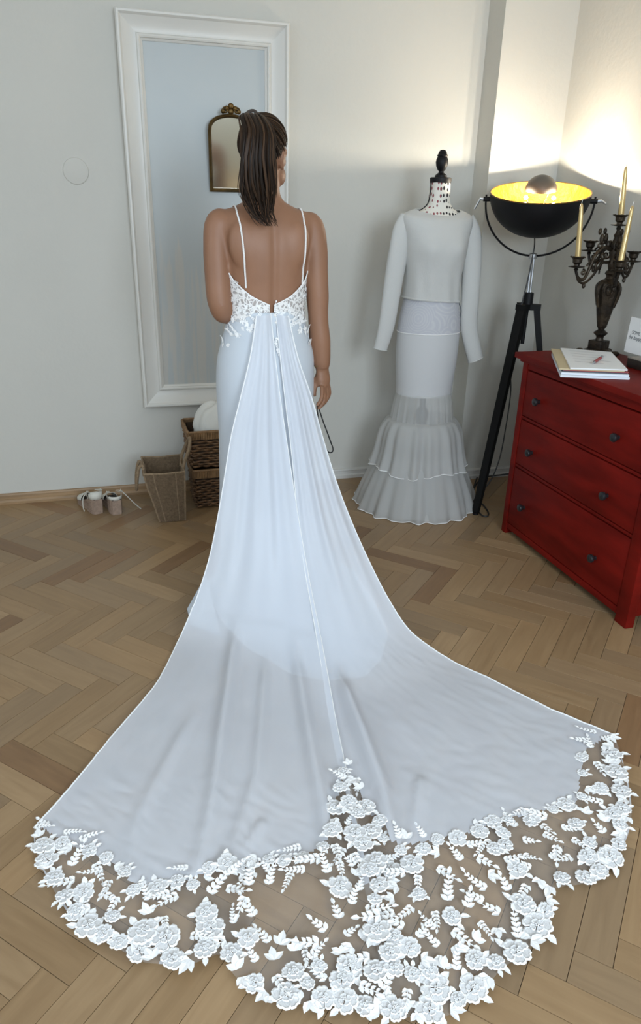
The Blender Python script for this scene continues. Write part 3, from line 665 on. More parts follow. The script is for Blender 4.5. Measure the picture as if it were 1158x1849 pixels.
# ---- the train: two chiffon panels from the waist, spread out over the floor
PC = [(1.16, 2.548), (1.10, 2.515), (1.0, 2.490), (.8, 2.478), (.6, 2.462), (.4, 2.405), (.25, 2.30), (.12, 2.11), (.05, 1.94), (.016, 1.82), (.010, 1.6)]
PLf = [(1.16, 2.552), (1.10, 2.52), (1.0, 2.495), (.8, 2.488), (.6, 2.485), (.4, 2.46), (.2, 2.42), (.05, 2.34), (.012, 2.28), (.008, 2.0)]
PR = [(1.16, 2.552), (1.10, 2.52), (1.0, 2.495), (.8, 2.488), (.6, 2.475), (.4, 2.40), (.2, 2.24), (.07, 2.10), (.012, 1.98), (.008, 1.7)]
def hit(u, v, prof):                              # meet the sight line with a drape profile Y(z)
    d = ray(u, v); P = sorted(prof); zs = [p[0] for p in P]; ys = [p[1] for p in P]
    lo, hi = .008, 1.3
    g = lambda z: (CAM[1] + d[1] * (z - CAM_H) / d[2]) - np.interp(z, zs, ys)
    if g(lo) < 0: return onZ(u, v, .008)
    zz = np.linspace(lo, hi, 600); val = np.array([g(z) for z in zz]); s_ = np.where(np.diff(np.sign(val)) != 0)[0]
    z = zz[s_[0]] if len(s_) else lo
    return onZ(u, v, z)
Lp = [(463, 571), (453, 640), (434, 720), (417, 790), (404, 870), (392, 940), (377, 1010), (352, 1088), (324, 1156), (282, 1238), (213, 1320), (140, 1410)]
Cp = [(489, 566), (497, 645), (507, 725), (518, 800), (530, 880), (541, 950), (555, 1030), (573, 1120), (588, 1200), (603, 1285), (617, 1355), (632, 1430)]
Rp = [(521, 571), (538, 645), (563, 718), (583, 790), (607, 868), (632, 935), (665, 1010), (703, 1084), (746, 1145), (812, 1191), (895, 1232), (990, 1279)]
Cr = [(498, 566), (506, 645), (515, 725), (524, 800), (532, 880), (538, 950), (550, 1030), (566, 1120), (580, 1200), (593, 1285), (606, 1355), (622, 1430)]
outerL = [(62, 1498), (66, 1545), (100, 1615), (150, 1685), (205, 1712), (265, 1742), (345, 1745), (400, 1728), (425, 1768), (480, 1803), (545, 1818), (620, 1822), (665, 1838), (715, 1838)]
outerR = [(705, 1838), (755, 1838), (805, 1835), (862, 1800), (905, 1752), (960, 1710), (1000, 1652), (998, 1608), (1075, 1590), (1112, 1555), (1140, 1482), (1132, 1400), (1110, 1328)]
innerL = [(72, 1494), (130, 1532), (200, 1556), (240, 1600), (290, 1600), (350, 1590), (400, 1572), (470, 1560), (540, 1548), (590, 1530), (600, 1470), (625, 1395)]
innerR = [(625, 1395), (668, 1465), (715, 1535), (800, 1512), (860, 1502), (890, 1480), (960, 1472), (1040, 1450), (1052, 1385), (1060, 1352), (1104, 1326)]
fl2 = lambda u, v: onZ(u, v, .008)[:2]
ridges = [  # fold ridges lying on the floor: (polyline in plan, height, width)
    ([fl2(*p) for p in ((430, 1130), (405, 1300), (385, 1450), (360, 1575))], .030, .022), ([fl2(*p) for p in ((530, 1180), (560, 1350), (585, 1480), (596, 1560))], .030, .020),
    ([fl2(*p) for p in ((610, 1230), (655, 1340), (690, 1430), (712, 1530))], .045, .024), ([fl2(*p) for p in ((480, 1200), (465, 1400), (405, 1590))], .016, .018),
    ([fl2(*p) for p in ((350, 1290), (250, 1480), (230, 1590))], .010, .02), ([fl2(*p) for p in ((620, 1390), (650, 1500), (680, 1640), (720, 1800))], .020, .028),
    ([fl2(*p) for p in ((715, 1540), (735, 1640), (760, 1780))], .014, .012), ([fl2(*p) for p in ((800, 1540), (850, 1650), (870, 1740))], .010, .012),
    ([fl2(*p) for p in ((596, 1560), (585, 1660), (560, 1790))], .012, .012), ([fl2(*p) for p in ((420, 1580), (455, 1680), (430, 1750))], .020, .014),
    ([fl2(*p) for p in ((480, 1480), (420, 1570))], .010, .012), ([fl2(*p) for p in ((760, 1400), (745, 1530))], .012, .016)]
def seg_d(P, A_, B_):
    ab = B_ - A_; t = np.clip(((P - A_) @ ab) / (ab @ ab + 1e-12), 0, 1); return np.linalg.norm(P - (A_ + t[:, None] * ab), axis=1), t
def floor_relief(P):                              # P (n,2) plan positions -> extra height
    h_ = np.zeros(len(P))
    for poly, amp, wd in ridges:
        best = np.full(len(P), 9.0); tt = np.zeros(len(P)); k = len(poly) - 1
        for i in range(k):
            dd, t = seg_d(P, np.array(poly[i]), np.array(poly[i + 1])); m_ = dd < best; best[m_] = dd[m_]; tt[m_] = ((i + t) / k)[m_]
        h_ += 1.25 * amp * np.exp(-(best / wd) ** 2) * np.clip(1.25 - .9 * tt, 0, 1) * np.clip(tt * 6 + .15, 0, 1)
    for i in range(len(P)):
        q = P[i]; h_[i] += .0035 * (mnoise.noise((q[0] * 9, q[1] * 5, .3))) + .0048 * abs(mnoise.noise((q[0] * 26 + q[1] * 18, q[1] * 9 - q[0] * 6, 4.2)))
    return h_
relief_pts = {}
def make_panel(E0, p0, E1, p1, outer, inner, side):
    k = len(E0); n_up, n_s = 84, 72
    A_ = smooth_path([hit(*q, p0) for q in E0], n_up); B_ = smooth_path([hit(*q, p1) for q in E1], n_up)
    G = np.zeros((n_up, n_s, 3)); ss = np.linspace(0, 1, n_s)
    for i in range(n_up):
        zc = (A_[i][2] + B_[i][2]) / 2
        for j, s_ in enumerate(ss):
            p = A_[i] * (1 - s_) + B_[i] * s_
            pl = np.clip((zc - .02) / .25, 0, 1)
            bulge = .020 * math.sin(PI * s_) * pl
            fold = pl * .006 * math.sin(s_ * 15 + (1 if side else 0)) * min(1, i / 25) + pl * .004 * math.sin(s_ * 31 + i * .02) * min(1, i / 30)
            p = p + np.array([0, -bulge - fold, 0]); G[i, j] = p
    # the lower part, from the last drape row to the outer lace edge
    out = smooth_path([onZ(u, v, .008) for u, v in outer], 400)
    dl = np.r_[0, np.cumsum(np.linalg.norm(np.diff(out, axis=0), axis=1))]; dl /= dl[-1]
    ob = np.stack([np.interp(ss, dl, out[:, c_]) for c_ in range(3)], 1)
    n_lo = 78; T_ = np.linspace(0, 1, n_lo)[1:]
    low = np.stack([G[-1] * (1 - t) + ob * t for t in T_])
    # keep the tangent continuous
    tang = (G[-1] - G[-4]) / 3 * 14
    for i, t in enumerate(T_): low[i] += tang * (t * (1 - t) ** 3) * .5
    G = np.concatenate([G, low])
    flat = G.reshape(-1, 3); wgt = np.clip((.10 - flat[:, 2]) / .08, 0, 1)
    idx = np.where(wgt > 0)[0]
    flat[idx, 2] = np.maximum(flat[idx, 2], .008) + floor_relief(flat[idx, :2]) * wgt[idx] + (.0 if side else .006)
    G = flat.reshape(G.shape)
    # chiffon / tulle split along the inner lace line
    poly = np.array([onZ(u, v, .008)[:2] for u, v in inner] + [onZ(u, v, .008)[:2] for u, v in outer[::-1]])
    def inside(q):
        c = False; n = len(poly); j = n - 1
        for i in range(n):
            if (poly[i][1] > q[1]) != (poly[j][1] > q[1]) and q[0] < (poly[j][0] - poly[i][0]) * (q[1] - poly[i][1]) / (poly[j][1] - poly[i][1]) + poly[i][0]: c = not c
            j = i
        return c
    n, m = G.shape[:2]; ch, tu = MB(), MB(); ch.v = tu.v = [tuple(p) for p in G.reshape(-1, 3)]; tu.v = list(ch.v)
    for i in range(n - 1):
        for j in range(m - 1):
            q = (i * m + j, i * m + j + 1, (i + 1) * m + j + 1, (i + 1) * m + j)
            cc = (G[i, j] + G[i + 1, j + 1]) / 2
            (tu if i > n_up - 14 and inside(cc[:2]) else ch).f.append(q)
    pan = ch.build('train_panel', M['chiffon'], dr, angle=0)
    t_ = tu.build('tulle_border', M['tulle'], pan, angle=0)
    for o in (pan, t_):
        bm = bmesh.new(); bm.from_mesh(o.data); bmesh.ops.delete(bm, geom=[q for q in bm.verts if not q.link_faces], context='VERTS'); bm.to_mesh(o.data); bm.free()
    # rolled hem along the free edges
    e0 = [G[i, 0] for i in range(n)]; e1 = [G[i, -1] for i in range(0, n_up + (2 if side else 0))]
    MB().tube([p + np.array([0, -.001, .001]) for p in (e0 if not side else [G[i, -1] for i in range(n)])], .0022, 6).build('rolled_hem', M['hem'], pan)
    MB().tube([p + np.array([0, -.001, .001]) for p in ([G[i, -1] for i in range(n_up - 2)] if not side else [G[i, 0] for i in range(n_up - 2)])], .0016, 6).build('rolled_hem', M['hem'], pan)
    return pan, G
pr_, GR = make_panel(Cr, [(z, y + .006) for z, y in PC], Rp, PR, outerR, innerR, 1)
pl_, GL = make_panel(Lp, PLf, Cp, PC, outerL, innerL, 0)
# ---- lace along the border, down the middle and scattered over the tulle
allG = np.concatenate([GL.reshape(-1, 3), GR.reshape(-1, 3)])
allG = allG[allG[:, 1] < 2.0]
def surf_z(q):
    d2 = (allG[:, 0] - q[0]) ** 2 + (allG[:, 1] - q[1]) ** 2; i = np.argsort(d2)[:6]; return float(allG[i, 2].max())
placed = []
def put(u, v, kind, sc=1.0, mind=.02, pan=None, spin=None):
    q = onZ(u, v, .012)
    for (p2, r2) in placed:
        if (p2[0] - q[0]) ** 2 + (p2[1] - q[1]) ** 2 < (mind + r2) ** 2 * .25 * 1.0: return False
    placed.append((q, mind)); z = surf_z(q)
    par = pan or (pl_ if u < 640 + (v - 1400) * .16 else pr_)
    me = random.choice({'f': FM, 's': SM, 'l': LM}[kind])
    motif({'f': 'lace_flower', 's': 'lace_sprig', 'l': 'lace_leaf'}[kind], me, (q[0], q[1], z + .002), (random.uniform(-.12, .12), random.uniform(-.12, .12), 1), random.uniform(0, 6.28) if spin is None else spin, sc * random.uniform(.82, 1.12), par)
    return True
def walk(poly, step, fn):
    P = smooth_path(poly, 300); acc = 0
    for i in range(1, len(P)):
        acc += np.linalg.norm(P[i] - P[i - 1])
        if acc > step:
            acc = 0; t = P[i] - P[i - 1]; t /= np.linalg.norm(t) + 1e-9; fn(P[i], np.array([t[1], -t[0]]))
# flowers just inside the outer edge (the edge runs left->right, inward normal points up the picture)
for outer in (outerL, outerR):
    walk(outer, 33, lambda p, n_: put(p[0] + n_[0] * 14 + random.uniform(-5, 5), p[1] + n_[1] * 14 + random.uniform(-4, 4), 'f', 1.0, .040))
    walk(outer, 15, lambda p, n_: put(p[0] + n_[0] * 8, p[1] + n_[1] * 8, 'l', 1.0, .014))
    walk(outer, 30, lambda p, n_: put(p[0] + n_[0] * 44 + random.uniform(-8, 8), p[1] + n_[1] * 44 + random.uniform(-8, 8), random.choice('fss'), 1.0, .040))
    walk(outer, 22, lambda p, n_: put(p[0] + n_[0] * 28 + random.uniform(-8, 8), p[1] + n_[1] * 28 + random.uniform(-8, 8), random.choice('lls'), 1.0, .022))
for inner in (innerL, innerR):
    walk(inner, 34, lambda p, n_: put(p[0] + random.uniform(-6, 6), p[1] + random.uniform(-6, 10), 'f', .85, .034))
    walk(inner, 9, lambda p, n_: put(p[0] + random.uniform(-10, 10), p[1] + random.uniform(-20, 26), random.choice('sls'), .9, .018))
mid = [(626, 1392), (634, 1440), (650, 1500), (668, 1560), (680, 1620), (690, 1690), (705, 1760), (715, 1820)]
walk(mid, 24, lambda p, n_: put(p[0] + random.uniform(-14, 14), p[1] + random.uniform(-6, 6), 'f', .95, .030))
for rr_ in (24, 42): walk(mid, 20, lambda p, n_: [put(p[0] + s_ * rr_ * min(1, (p[1] - 1385) / 160) + random.uniform(-8, 8), p[1] + random.uniform(-8, 8), random.choice('fssl'), .9, .026) for s_ in (-1, 1)])
polyL = innerL + outerL[::-1]; polyR = innerR + outerR[::-1]
def inpoly(q, poly):
    c = False; j = len(poly) - 1
    for i in range(len(poly)):
        if (poly[i][1] > q[1]) != (poly[j][1] > q[1]) and q[0] < (poly[j][0] - poly[i][0]) * (q[1] - poly[i][1]) / (poly[j][1] - poly[i][1]) + poly[i][0]: c = not c
        j = i
    return c
for i in range(2600):
    q = (random.uniform(60, 1140), random.uniform(1400, 1838))
    if not (inpoly(q, polyL) or inpoly(q, polyR)): continue
    if ((q[0] - 540) / 70) ** 2 + ((q[1] - 1640) / 60) ** 2 < 1 or ((q[0] - 830) / 45) ** 2 + ((q[1] - 1590) / 35) ** 2 < 1 or ((q[0] - 330) / 45) ** 2 + ((q[1] - 1640) / 28) ** 2 < 1: continue
    lowb = q[1] > 1700
    put(q[0], q[1], random.choice('fssll' if lowb else 'fssssl'), random.uniform(.85, 1.1), .025 if lowb else .034)
# ================================================================== DRESS FORM, BLOUSE, PETTICOAT
DX, DY = 1.530, 3.42
man = thing('dress_form', 'tailor dress form with patterned cream neck and black turned finial', 'mannequin', (DX, DY, 0))
pmn = bpy.data.materials.new('printed_jersey'); pmn.use_nodes = True; nt = pmn.node_tree; N = nt.nodes; L = nt.links
b = N['Principled BSDF']; b.inputs['Roughness'].default_value = .8
tc = N.new('ShaderNodeTexCoord'); mp = N.new('ShaderNodeMapping'); mp.inputs['Scale'].default_value = (1, 1, .62); L.new(tc.outputs['Object'], mp.inputs[0])
vo = N.new('ShaderNodeTexVoronoi'); vo.inputs['Scale'].default_value = 62; vo.inputs['Randomness'].default_value = .35; L.new(mp.outputs[0], vo.inputs[0])
cr = N.new('ShaderNodeValToRGB'); cr.color_ramp.elements[0].position = .30; cr.color_ramp.elements[0].color = (.02, .015, .018, 1); cr.color_ramp.elements[1].position = .36; cr.color_ramp.elements[1].color = (.74, .71, .64, 1)
L.new(vo.outputs['Distance'], cr.inputs[0])
sx = N.new('ShaderNodeSeparateXYZ'); L.new(tc.outputs['Object'], sx.inputs[0]); gt_ = N.new('ShaderNodeMath'); gt_.operation = 'LESS_THAN'; gt_.inputs[1].default_value = -.012; L.new(sx.outputs[0], gt_.inputs[0])
mxr = N.new('ShaderNodeMix'); mxr.data_type = 'RGBA'; mxr.blend_type = 'LIGHTEN'; mxr.inputs[7].default_value = (.28, .06, .07, 1); L.new(gt_.outputs[0], mxr.inputs[0]); L.new(cr.outputs[0], mxr.inputs[6]); L.new(mxr.outputs[2], b.inputs['Base Color'])
MTAB = smooth_path([(.80, .120, .095), (.90, .135, .105), (1.0, .130, .100), (1.10, .118, .092), (1.18, .125, .098), (1.28, .145, .115), (1.38, .155, .110), (1.44, .160, .090), (1.475, .130, .070), (1.505, .080, .055), (1.53, .055, .050), (1.57, .048, .047), (1.625, .046, .046)], 50)
MB().rings([[np.array([DX + a_ * sup(t, .85)[0], DY + b_ * sup(t, .85)[1], z]) for t in np.linspace(0, 2 * PI, 36, endpoint=False)] for z, a_, b_ in MTAB], True, True, True).build('torso', pmn, man)
MB().lathe([(.047, 1.618), (.050, 1.620), (.051, 1.630), (.050, 1.640), (.046, 1.642), (.0001, 1.642)], (DX, DY, 0), 28).build('neck_cap', M['black'], man)
MB().lathe([(.028, 1.640), (.028, 1.650), (.022, 1.656), (.013, 1.662), (.012, 1.668), (.018, 1.674), (.026, 1.690), (.029, 1.706), (.027, 1.720), (.022, 1.729), (.024, 1.732), (.025, 1.736), (.020, 1.741), (.019, 1.748), (.012, 1.757), (.0001, 1.760)], (DX, DY, 0), 24).build('finial', M['black'], man)
for s_ in (-1, 1):
    MB().tube([(DX + s_ * (np.interp(z, MTAB[:, 0], MTAB[:, 1]) + .0005), DY - .002, z) for z in np.linspace(1.47, 1.62, 16)], .0035, 6).build('neck_piping', M['black'], man)
dpole = mat('grey_stand', (.05, .05, .055), .4)
MB().lathe([(.016, .02), (.016, .44), (.020, .445), (.030, .465), (.036, .49), (.034, .515), (.022, .535), (.015, .545), (.015, .82)], (DX, DY, 0), 18).build('stand_pole', dpole, man)
for k in range(3):
    a = k * 2 * PI / 3 + .5
    MB().tube(smooth_path([(DX, DY, .14), (DX + .10 * math.cos(a), DY + .10 * math.sin(a), .10), (DX + .20 * math.cos(a), DY + .20 * math.sin(a), .012)], 10), [.014] * 10, 8).build('stand_leg', dpole, man)
# ---- blouse
bl = thing('blouse', 'white long-sleeved cropped blouse on the dress form', 'blouse', (DX, DY, 1.08))
BT = [(1.090, .142, .112), (1.15, .140, .112), (1.22, .143, .118), (1.29, .152, .128), (1.34, .158, .128), (1.39, .166, .116), (1.44, .180, .098), (1.475, .178, .078), (1.492, .150, .064), (1.503, .115, .056)]
BTs = smooth_path(BT, 40)
def blouse_ring(z, a_, b_, t):
    c_, s_ = sup(t, .9); drop = .0
    if z > 1.46 and s_ < 0: drop = .022 * (z - 1.46) / .043 * abs(s_)
    if z < 1.16: drop = (1.16 - z) / .07 * .008 * c_
    w_ = 1 + .014 * math.sin(7 * t) * np.clip((1.30 - z) / .2, 0, 1)
    sl_ = .012 * max(0, (z - 1.48) / .02) * (abs(c_) - .6)
    bust = .016 * max(0, -s_) * math.exp(-((z - 1.33) / .045) ** 2) * (math.exp(-((c_ - .5) / .3) ** 2) + math.exp(-((c_ + .5) / .3) ** 2))
    cre = .004 * math.sin(11 * t + 14 * z) * np.clip((1.36 - z) / .2, 0, 1) * max(0, -s_)
    return np.array([DX - .004 + a_ * c_ * w_, DY + b_ * s_ * w_ - .006 - bust - cre, z - drop])
MB().rings([[blouse_ring(z, a_, b_, t) for t in np.linspace(0, 2 * PI, 56, endpoint=False)] for z, a_, b_ in BTs], True).build('bodice', M['knit'], bl, solid=.002)
z, a_, b_ = BTs[0]
MB().tube([blouse_ring(z, a_ + .001, b_ + .001, t) + np.array([0, 0, .004]) for t in np.linspace(0, 2 * PI, 60)], .0042, 6, flat=1.4).build('hem', M['knit'], bl)
z, a_, b_ = BTs[-1]
MB().tube([blouse_ring(z, a_, b_, t) for t in np.linspace(0, 2 * PI, 60)], .0028, 6).build('neck_binding', M['knit'], bl)
def sleeve(P, R_):
    P = smooth_path(P, 26); R_ = np.interp(np.linspace(0, 1, 26), np.linspace(0, 1, len(R_)), R_)
    mb = MB(); Rg = []
    for i in range(26):
        t = P[min(i + 1, 25)] - P[max(i - 1, 0)]; t /= np.linalg.norm(t); u = np.array([0, 1.0, 0]); u -= t * (t @ u); u /= np.linalg.norm(u); w_ = np.cross(u, t)
        Rg.append([P[i] + R_[i] * ((1 + .03 * math.sin(3 * q + i * .5)) * math.cos(q) * w_ + .62 * math.sin(q) * u) for q in np.linspace(0, 2 * PI, 20, endpoint=False)])
    mb.rings(Rg, True, True, False)
    o = mb.build('sleeve', M['knit'], bl)
    MB().tube(Rg[-1] + [Rg[-1][0]], .0025, 5).build('cuff', M['knit'], o)
c1 = (onY(675, 628, DY) + onY(699, 632, DY)) / 2; c2 = (onY(845, 650, DY - .03) + onY(873, 648, DY - .03)) / 2
sleeve([(DX - .148, DY, 1.462), (DX - .178, DY - .005, 1.40), (DX - .198, DY - .01, 1.28), (DX - .216, DY - .012, 1.12), (DX - .234, DY - .01, .97), (c1[0], DY, c1[2])], [.045, .050, .050, .046, .042, .036])
sleeve([(DX + .148, DY, 1.462), (DX + .178, DY - .01, 1.40), (DX + .194, DY - .02, 1.27), (DX + .200, DY - .03, 1.10), (DX + .208, DY - .03, .95), (c2[0], DY - .03, c2[2])], [.045, .050, .050, .048, .046, .042])
# ---- petticoat
pc = thing('petticoat', 'white mermaid petticoat with two gathered organza tiers on the form', 'petticoat', (DX, DY, 0))
ym = mat('hip_yoke_jersey', (.55, .555, .58), .75)
nt = ym.node_tree; N = nt.nodes; L = nt.links; b = [q for q in N if q.type == 'BSDF_PRINCIPLED'][0]
tc = N.new('ShaderNodeTexCoord'); vo = N.new('ShaderNodeTexVoronoi'); vo.inputs['Scale'].default_value = 9; L.new(tc.outputs['Object'], vo.inputs[0])
mm = N.new('ShaderNodeMath'); mm.operation = 'MULTIPLY'; mm.inputs[1].default_value = 60; L.new(vo.outputs['Distance'], mm.inputs[0]); sn = N.new('ShaderNodeMath'); sn.operation = 'SINE'; L.new(mm.outputs[0], sn.inputs[0])
cr = N.new('ShaderNodeValToRGB'); cr.color_ramp.elements[0].color = (.51, .515, .555, 1); cr.color_ramp.elements[1].color = (.565, .57, .59, 1); L.new(sn.outputs[0], cr.inputs[0]); L.new(cr.outputs[0], b.inputs['Base Color'])
def tier(tab, n_f, amp, ph, name, m, solid=.0, nn=180, hemtube=True, hem_wave=.0, sub=26):
    T_ = smooth_path(tab, sub); Rg = []
    for i, (z, a_, b_) in enumerate(T_):
        k = amp * (i / (len(T_) - 1)) ** .8
        ring_ = []
        for t in np.linspace(0, 2 * PI, nn, endpoint=False):
            w_ = 1 + k * (math.sin(n_f * t + ph + .9 * math.sin(3 * t)) * .7 + .45 * math.sin((n_f * 1.7) // 1 * t + 2 * ph) + .25 * math.sin(5 * t + ph))
            ring_.append(np.array([DX + a_ * w_ * math.cos(t), DY + b_ * w_ * math.sin(t), max(.004, z + hem_wave * (i / (len(T_) - 1)) * math.sin(4 * t + ph))]))
        Rg.append(ring_)
    o = MB().rings(Rg, True).build(name, m, pc, angle=0)
    if hemtube: MB().tube(Rg[-1] + [Rg[-1][0]], .0022, 5).build('hem', M['hem'], o)
    return Rg
tier([(1.115, .134, .110), (1.04, .150, .122), (.97, .161, .130), (.935, .164, .132)], 3, 0, 0, 'hip_yoke', ym, hemtube=True)
tier([(.942, .162, .131), (.85, .163, .131), (.75, .158, .128), (.66, .150, .124), (.615, .148, .124)], 3, 0, 0, 'slip', M['slip'], hemtube=False)
tier([(.625, .147, .124), (.55, .160, .140), (.455, .172, .155)], 26, .018, .3, 'sheer_band', M['sheer'], hemtube=False)
tier([(.485, .166, .150), (.468, .195, .175), (.41, .222, .205), (.31, .240, .225), (.225, .262, .245)], 15, .060, .8, 'ruffle', M['organza'], hem_wave=.012)
tier([(.30, .215, .20), (.20, .262, .25), (.10, .305, .29), (.03, .330, .315), (.005, .340, .325)], 17, .050, 2.1, 'ruffle', M['organza'])
tier([(.46, .16, .145), (.30, .20, .185), (.14, .27, .25), (.012, .32, .30)], 9, .03, 4.1, 'lining', M['sheer'], hemtube=False)
# dangling fastening tape at the waist
MB().tube(smooth_path([(DX + .139, DY - .03, 1.075), (DX + .150, DY - .04, 1.04), (DX + .146, DY - .045, 1.00), (DX + .150, DY - .05, .965)], 14), .0022, 6).build('waist_tape', M['ink'], pc)

# ================================================================== TRIPOD FLOOR LAMP
LX, LY = 2.005, 3.30
lp = thing('floor_lamp', 'black tripod floor lamp with a gold-lined bowl shade pointing upward', 'floor lamp', (LX, LY, 0))
Zh = 1.075
LR, LH = .234, .200
BC = np.array([LX - .010, LY, 1.590]); LZ = math.radians(-31); BR = rotz(LZ) @ rotx(math.radians(13.5))   # tips the opening towards the room
pr2 = [(LR * math.sin(t) ** .92, -LH * math.cos(t)) for t in np.linspace(0.001, PI / 2, 20)]
sh_ = MB().lathe(pr2, BC, 56, BR, caps=False).build('bowl_shade', M['black'], lp)
MB().lathe([(max(.0001, r0 - .004), z0 + .004 if i < 19 else z0) for i, (r0, z0) in enumerate(pr2)], BC, 56, BR, caps=False).build('gold_lining', M['goldleaf'], sh_)
MB().tube([BC + BR @ np.array([(LR - .001) * math.cos(a), (LR - .001) * math.sin(a), 0]) for a in np.linspace(0, 2 * PI, 57)], .0035, 6).build('rim', M['brass'], sh_)
DR_ = .074
MB().lathe([(DR_ * math.cos(t), .008 + DR_ * .92 * math.sin(t)) for t in np.linspace(0, PI / 2 - .001, 14)], BC, 32, BR, caps=False).build('glare_dome', M['dome'], sh_)
MB().lathe([(.020, -LH + .012), (.020, -.10), (.014, -.085)], BC, 16, BR).build('bulb_socket', M['black'], sh_)
bm_ = bpy.data.materials.new('added_bulb_glow'); bm_.use_nodes = True; e_ = bm_.node_tree.nodes; e_.clear(); em = e_.new('ShaderNodeEmission'); em.inputs[0].default_value = (1, .80, .50, 1); em.inputs[1].default_value = 25; oo = e_.new('ShaderNodeOutputMaterial'); bm_.node_tree.links.new(em.outputs[0], oo.inputs[0])
for k in range(4):                                # four small bulbs added around the glare dome to light the upper wall
    a = k * PI / 2 + PI / 4
    pb_ = BC + BR @ np.array([.092 * math.cos(a), .092 * math.sin(a), -.040])
    MB().ball(pb_, .010, 12, 8).build('added_bulb', bm_, sh_)
    ll = bpy.data.lights.new('added_bulb_light', 'POINT'); ll.energy = 6.2; ll.color = (1.0, .92, .76); ll.shadow_soft_size = .012
    lo = bpy.data.objects.new('added_bulb_light', ll); COL.objects.link(lo); lo.location = Vector(pb_ + BR @ np.array([0, 0, .016])); lo['kind'] = 'helper'
for k in range(3):
    a = k * 2.1 + 1.0
    MB().tube([BC + BR @ np.array([.070 * math.cos(a), .070 * math.sin(a), -.012]), BC + BR @ np.array([.02 * math.cos(a), .02 * math.sin(a), -.10])], .0022, 6).build('dome_bracket', M['brass'], sh_)
YR = .250; LZR = rotz(LZ); yc = BC + np.array([0, 0, -.035])
YP_ = [yc + LZR @ np.array([YR * math.cos(a), -.004, YR * math.sin(a)]) for a in np.linspace(PI, 2 * PI, 40)]
yk = MB().tube([yc + LZR @ np.array([-YR, -.004, .02])] + YP_ + [yc + LZR @ np.array([YR, -.004, .02])], .0075, 8, flat=.5, up=(0, 0, 1)).build('yoke', M['black'], lp)
for s_ in (-1, 1):
    MB().tube([yc + LZR @ np.array([s_ * (LR - .018), -.004, 0]), yc + LZR @ np.array([s_ * (YR + .012), -.004, 0])], .011, 12).build('pivot', M['black'], lp)
    k_ = MB().tube([yc + LZR @ np.array([s_ * (YR + .008), -.004, .0]), yc + LZR @ np.array([s_ * (YR + .030), -.006, .002])], .008, 10)
    k_.tube([yc + LZR @ np.array([s_ * (YR + .026), -.006, .004]), yc + LZR @ np.array([s_ * (YR + .050), -.012, -.045 if s_ < 0 else -.01])], .0045, 8)
    k_.build('clamp_handle', M['chrome'], lp)
zb_ = yc[2] - YR
for s_ in (-1, 1): MB().tube([(LX - .006 + s_ * .007, LY, zb_ + .008), (LX + s_ * .007, LY, Zh + .01)], .0052, 10).build('chrome_rod', M['chrome'], lp)
MB().lathe([(.018, -.01), (.020, .0), (.020, .012), (.016, .016)], (LX - .006, LY, zb_ - .004), 16).build('yoke_clamp', M['chrome'], lp)
MB().lathe([(.024, -.005), (.024, .055), (.018, .058)], (LX, LY, Zh), 18).build('collar', M['black'], lp)
MB().tube([(LX, LY, Zh), (LX - .002, LY, .88)], .010, 10).build('lower_rod', M['blackwood'], lp)
hd = MB()
for k, a in enumerate((math.radians(207), math.radians(327), math.radians(87))):
    ca, sa = math.cos(a), math.sin(a)
    hd.box((LX + .030 * ca, LY + .030 * sa, Zh - .012), (.036, .026, .014), rotz(a))
    rf = .262
    top = np.array([LX + .045 * ca, LY + .045 * sa, Zh - .01]); ft = np.array([LX + rf * ca, LY + rf * sa, .012])
    if k == 0: ft = np.array([1.778, 3.172, .012])
    ax = (ft - top); ln = np.linalg.norm(ax); ax /= ln; sd = np.array([-sa, ca, 0]); nn_ = np.cross(ax, sd)
    Rg = []
    for t, w_, h_ in ((0, .021, .014), (.02, .023, .015), (.8, .020, .013), (.985, .017, .011), (1, .014, .009)):
        p = top + ax * ln * t; Rg.append([p + sd * w_ * i + nn_ * h_ * j for i, j in ((-1, -1), (1, -1), (1, 1), (-1, 1))])
    lg = MB().rings(Rg, True, True, True).build('leg', M['blackwood'], lp, smooth=False)
    MB().tube([ft + np.array([0, 0, .0]), ft + np.array([0, 0, -.011])], [.015, .016], 10).build('foot', M['blackwood'], lg)
hd.build('tripod_head', M['blackwood'], lp, smooth=False)
# cable: from the bowl, down beside the rods, along the leg to a coil on the floor and behind the chest
cbp = [BC + BR @ np.array([0, 0, -LH - .005]), (LX - .012, LY - .012, 1.35), (LX - .018, LY - .018, 1.31), (LX - .030, LY - .022, 1.20), (LX - .048, LY - .024, 1.08), (LX - .066, LY - .036, .95), (LX - .06, LY - .0, .80), (LX - .02, LY + .02, .62), (LX - .03, LY + .01, .40), (LX - .05, LY + .0, .25), (LX - .10, LY - .02, .14), (LX - .18, LY - .03, .06), (LX - .21, LY - .05, .006)]
cbl = MB().tube(smooth_path(cbp, 110), .0033, 6).build('cable', M['cable'], lp)
q1 = [onZ(*p, .006) for p in ((840, 868), (862, 858), (856, 880), (858, 905), (868, 928), (880, 932), (882, 925), (872, 911), (858, 903), (852, 890), (862, 872))]
MB().tube(smooth_path([*q1, onZ(875, 862, .01), np.array([1.98, 3.45, .10]), np.array([2.14, 3.30, .16]), np.array([2.2, 3.1, .16])], 90), .0042, 6).build('cable', M['cable'], lp)
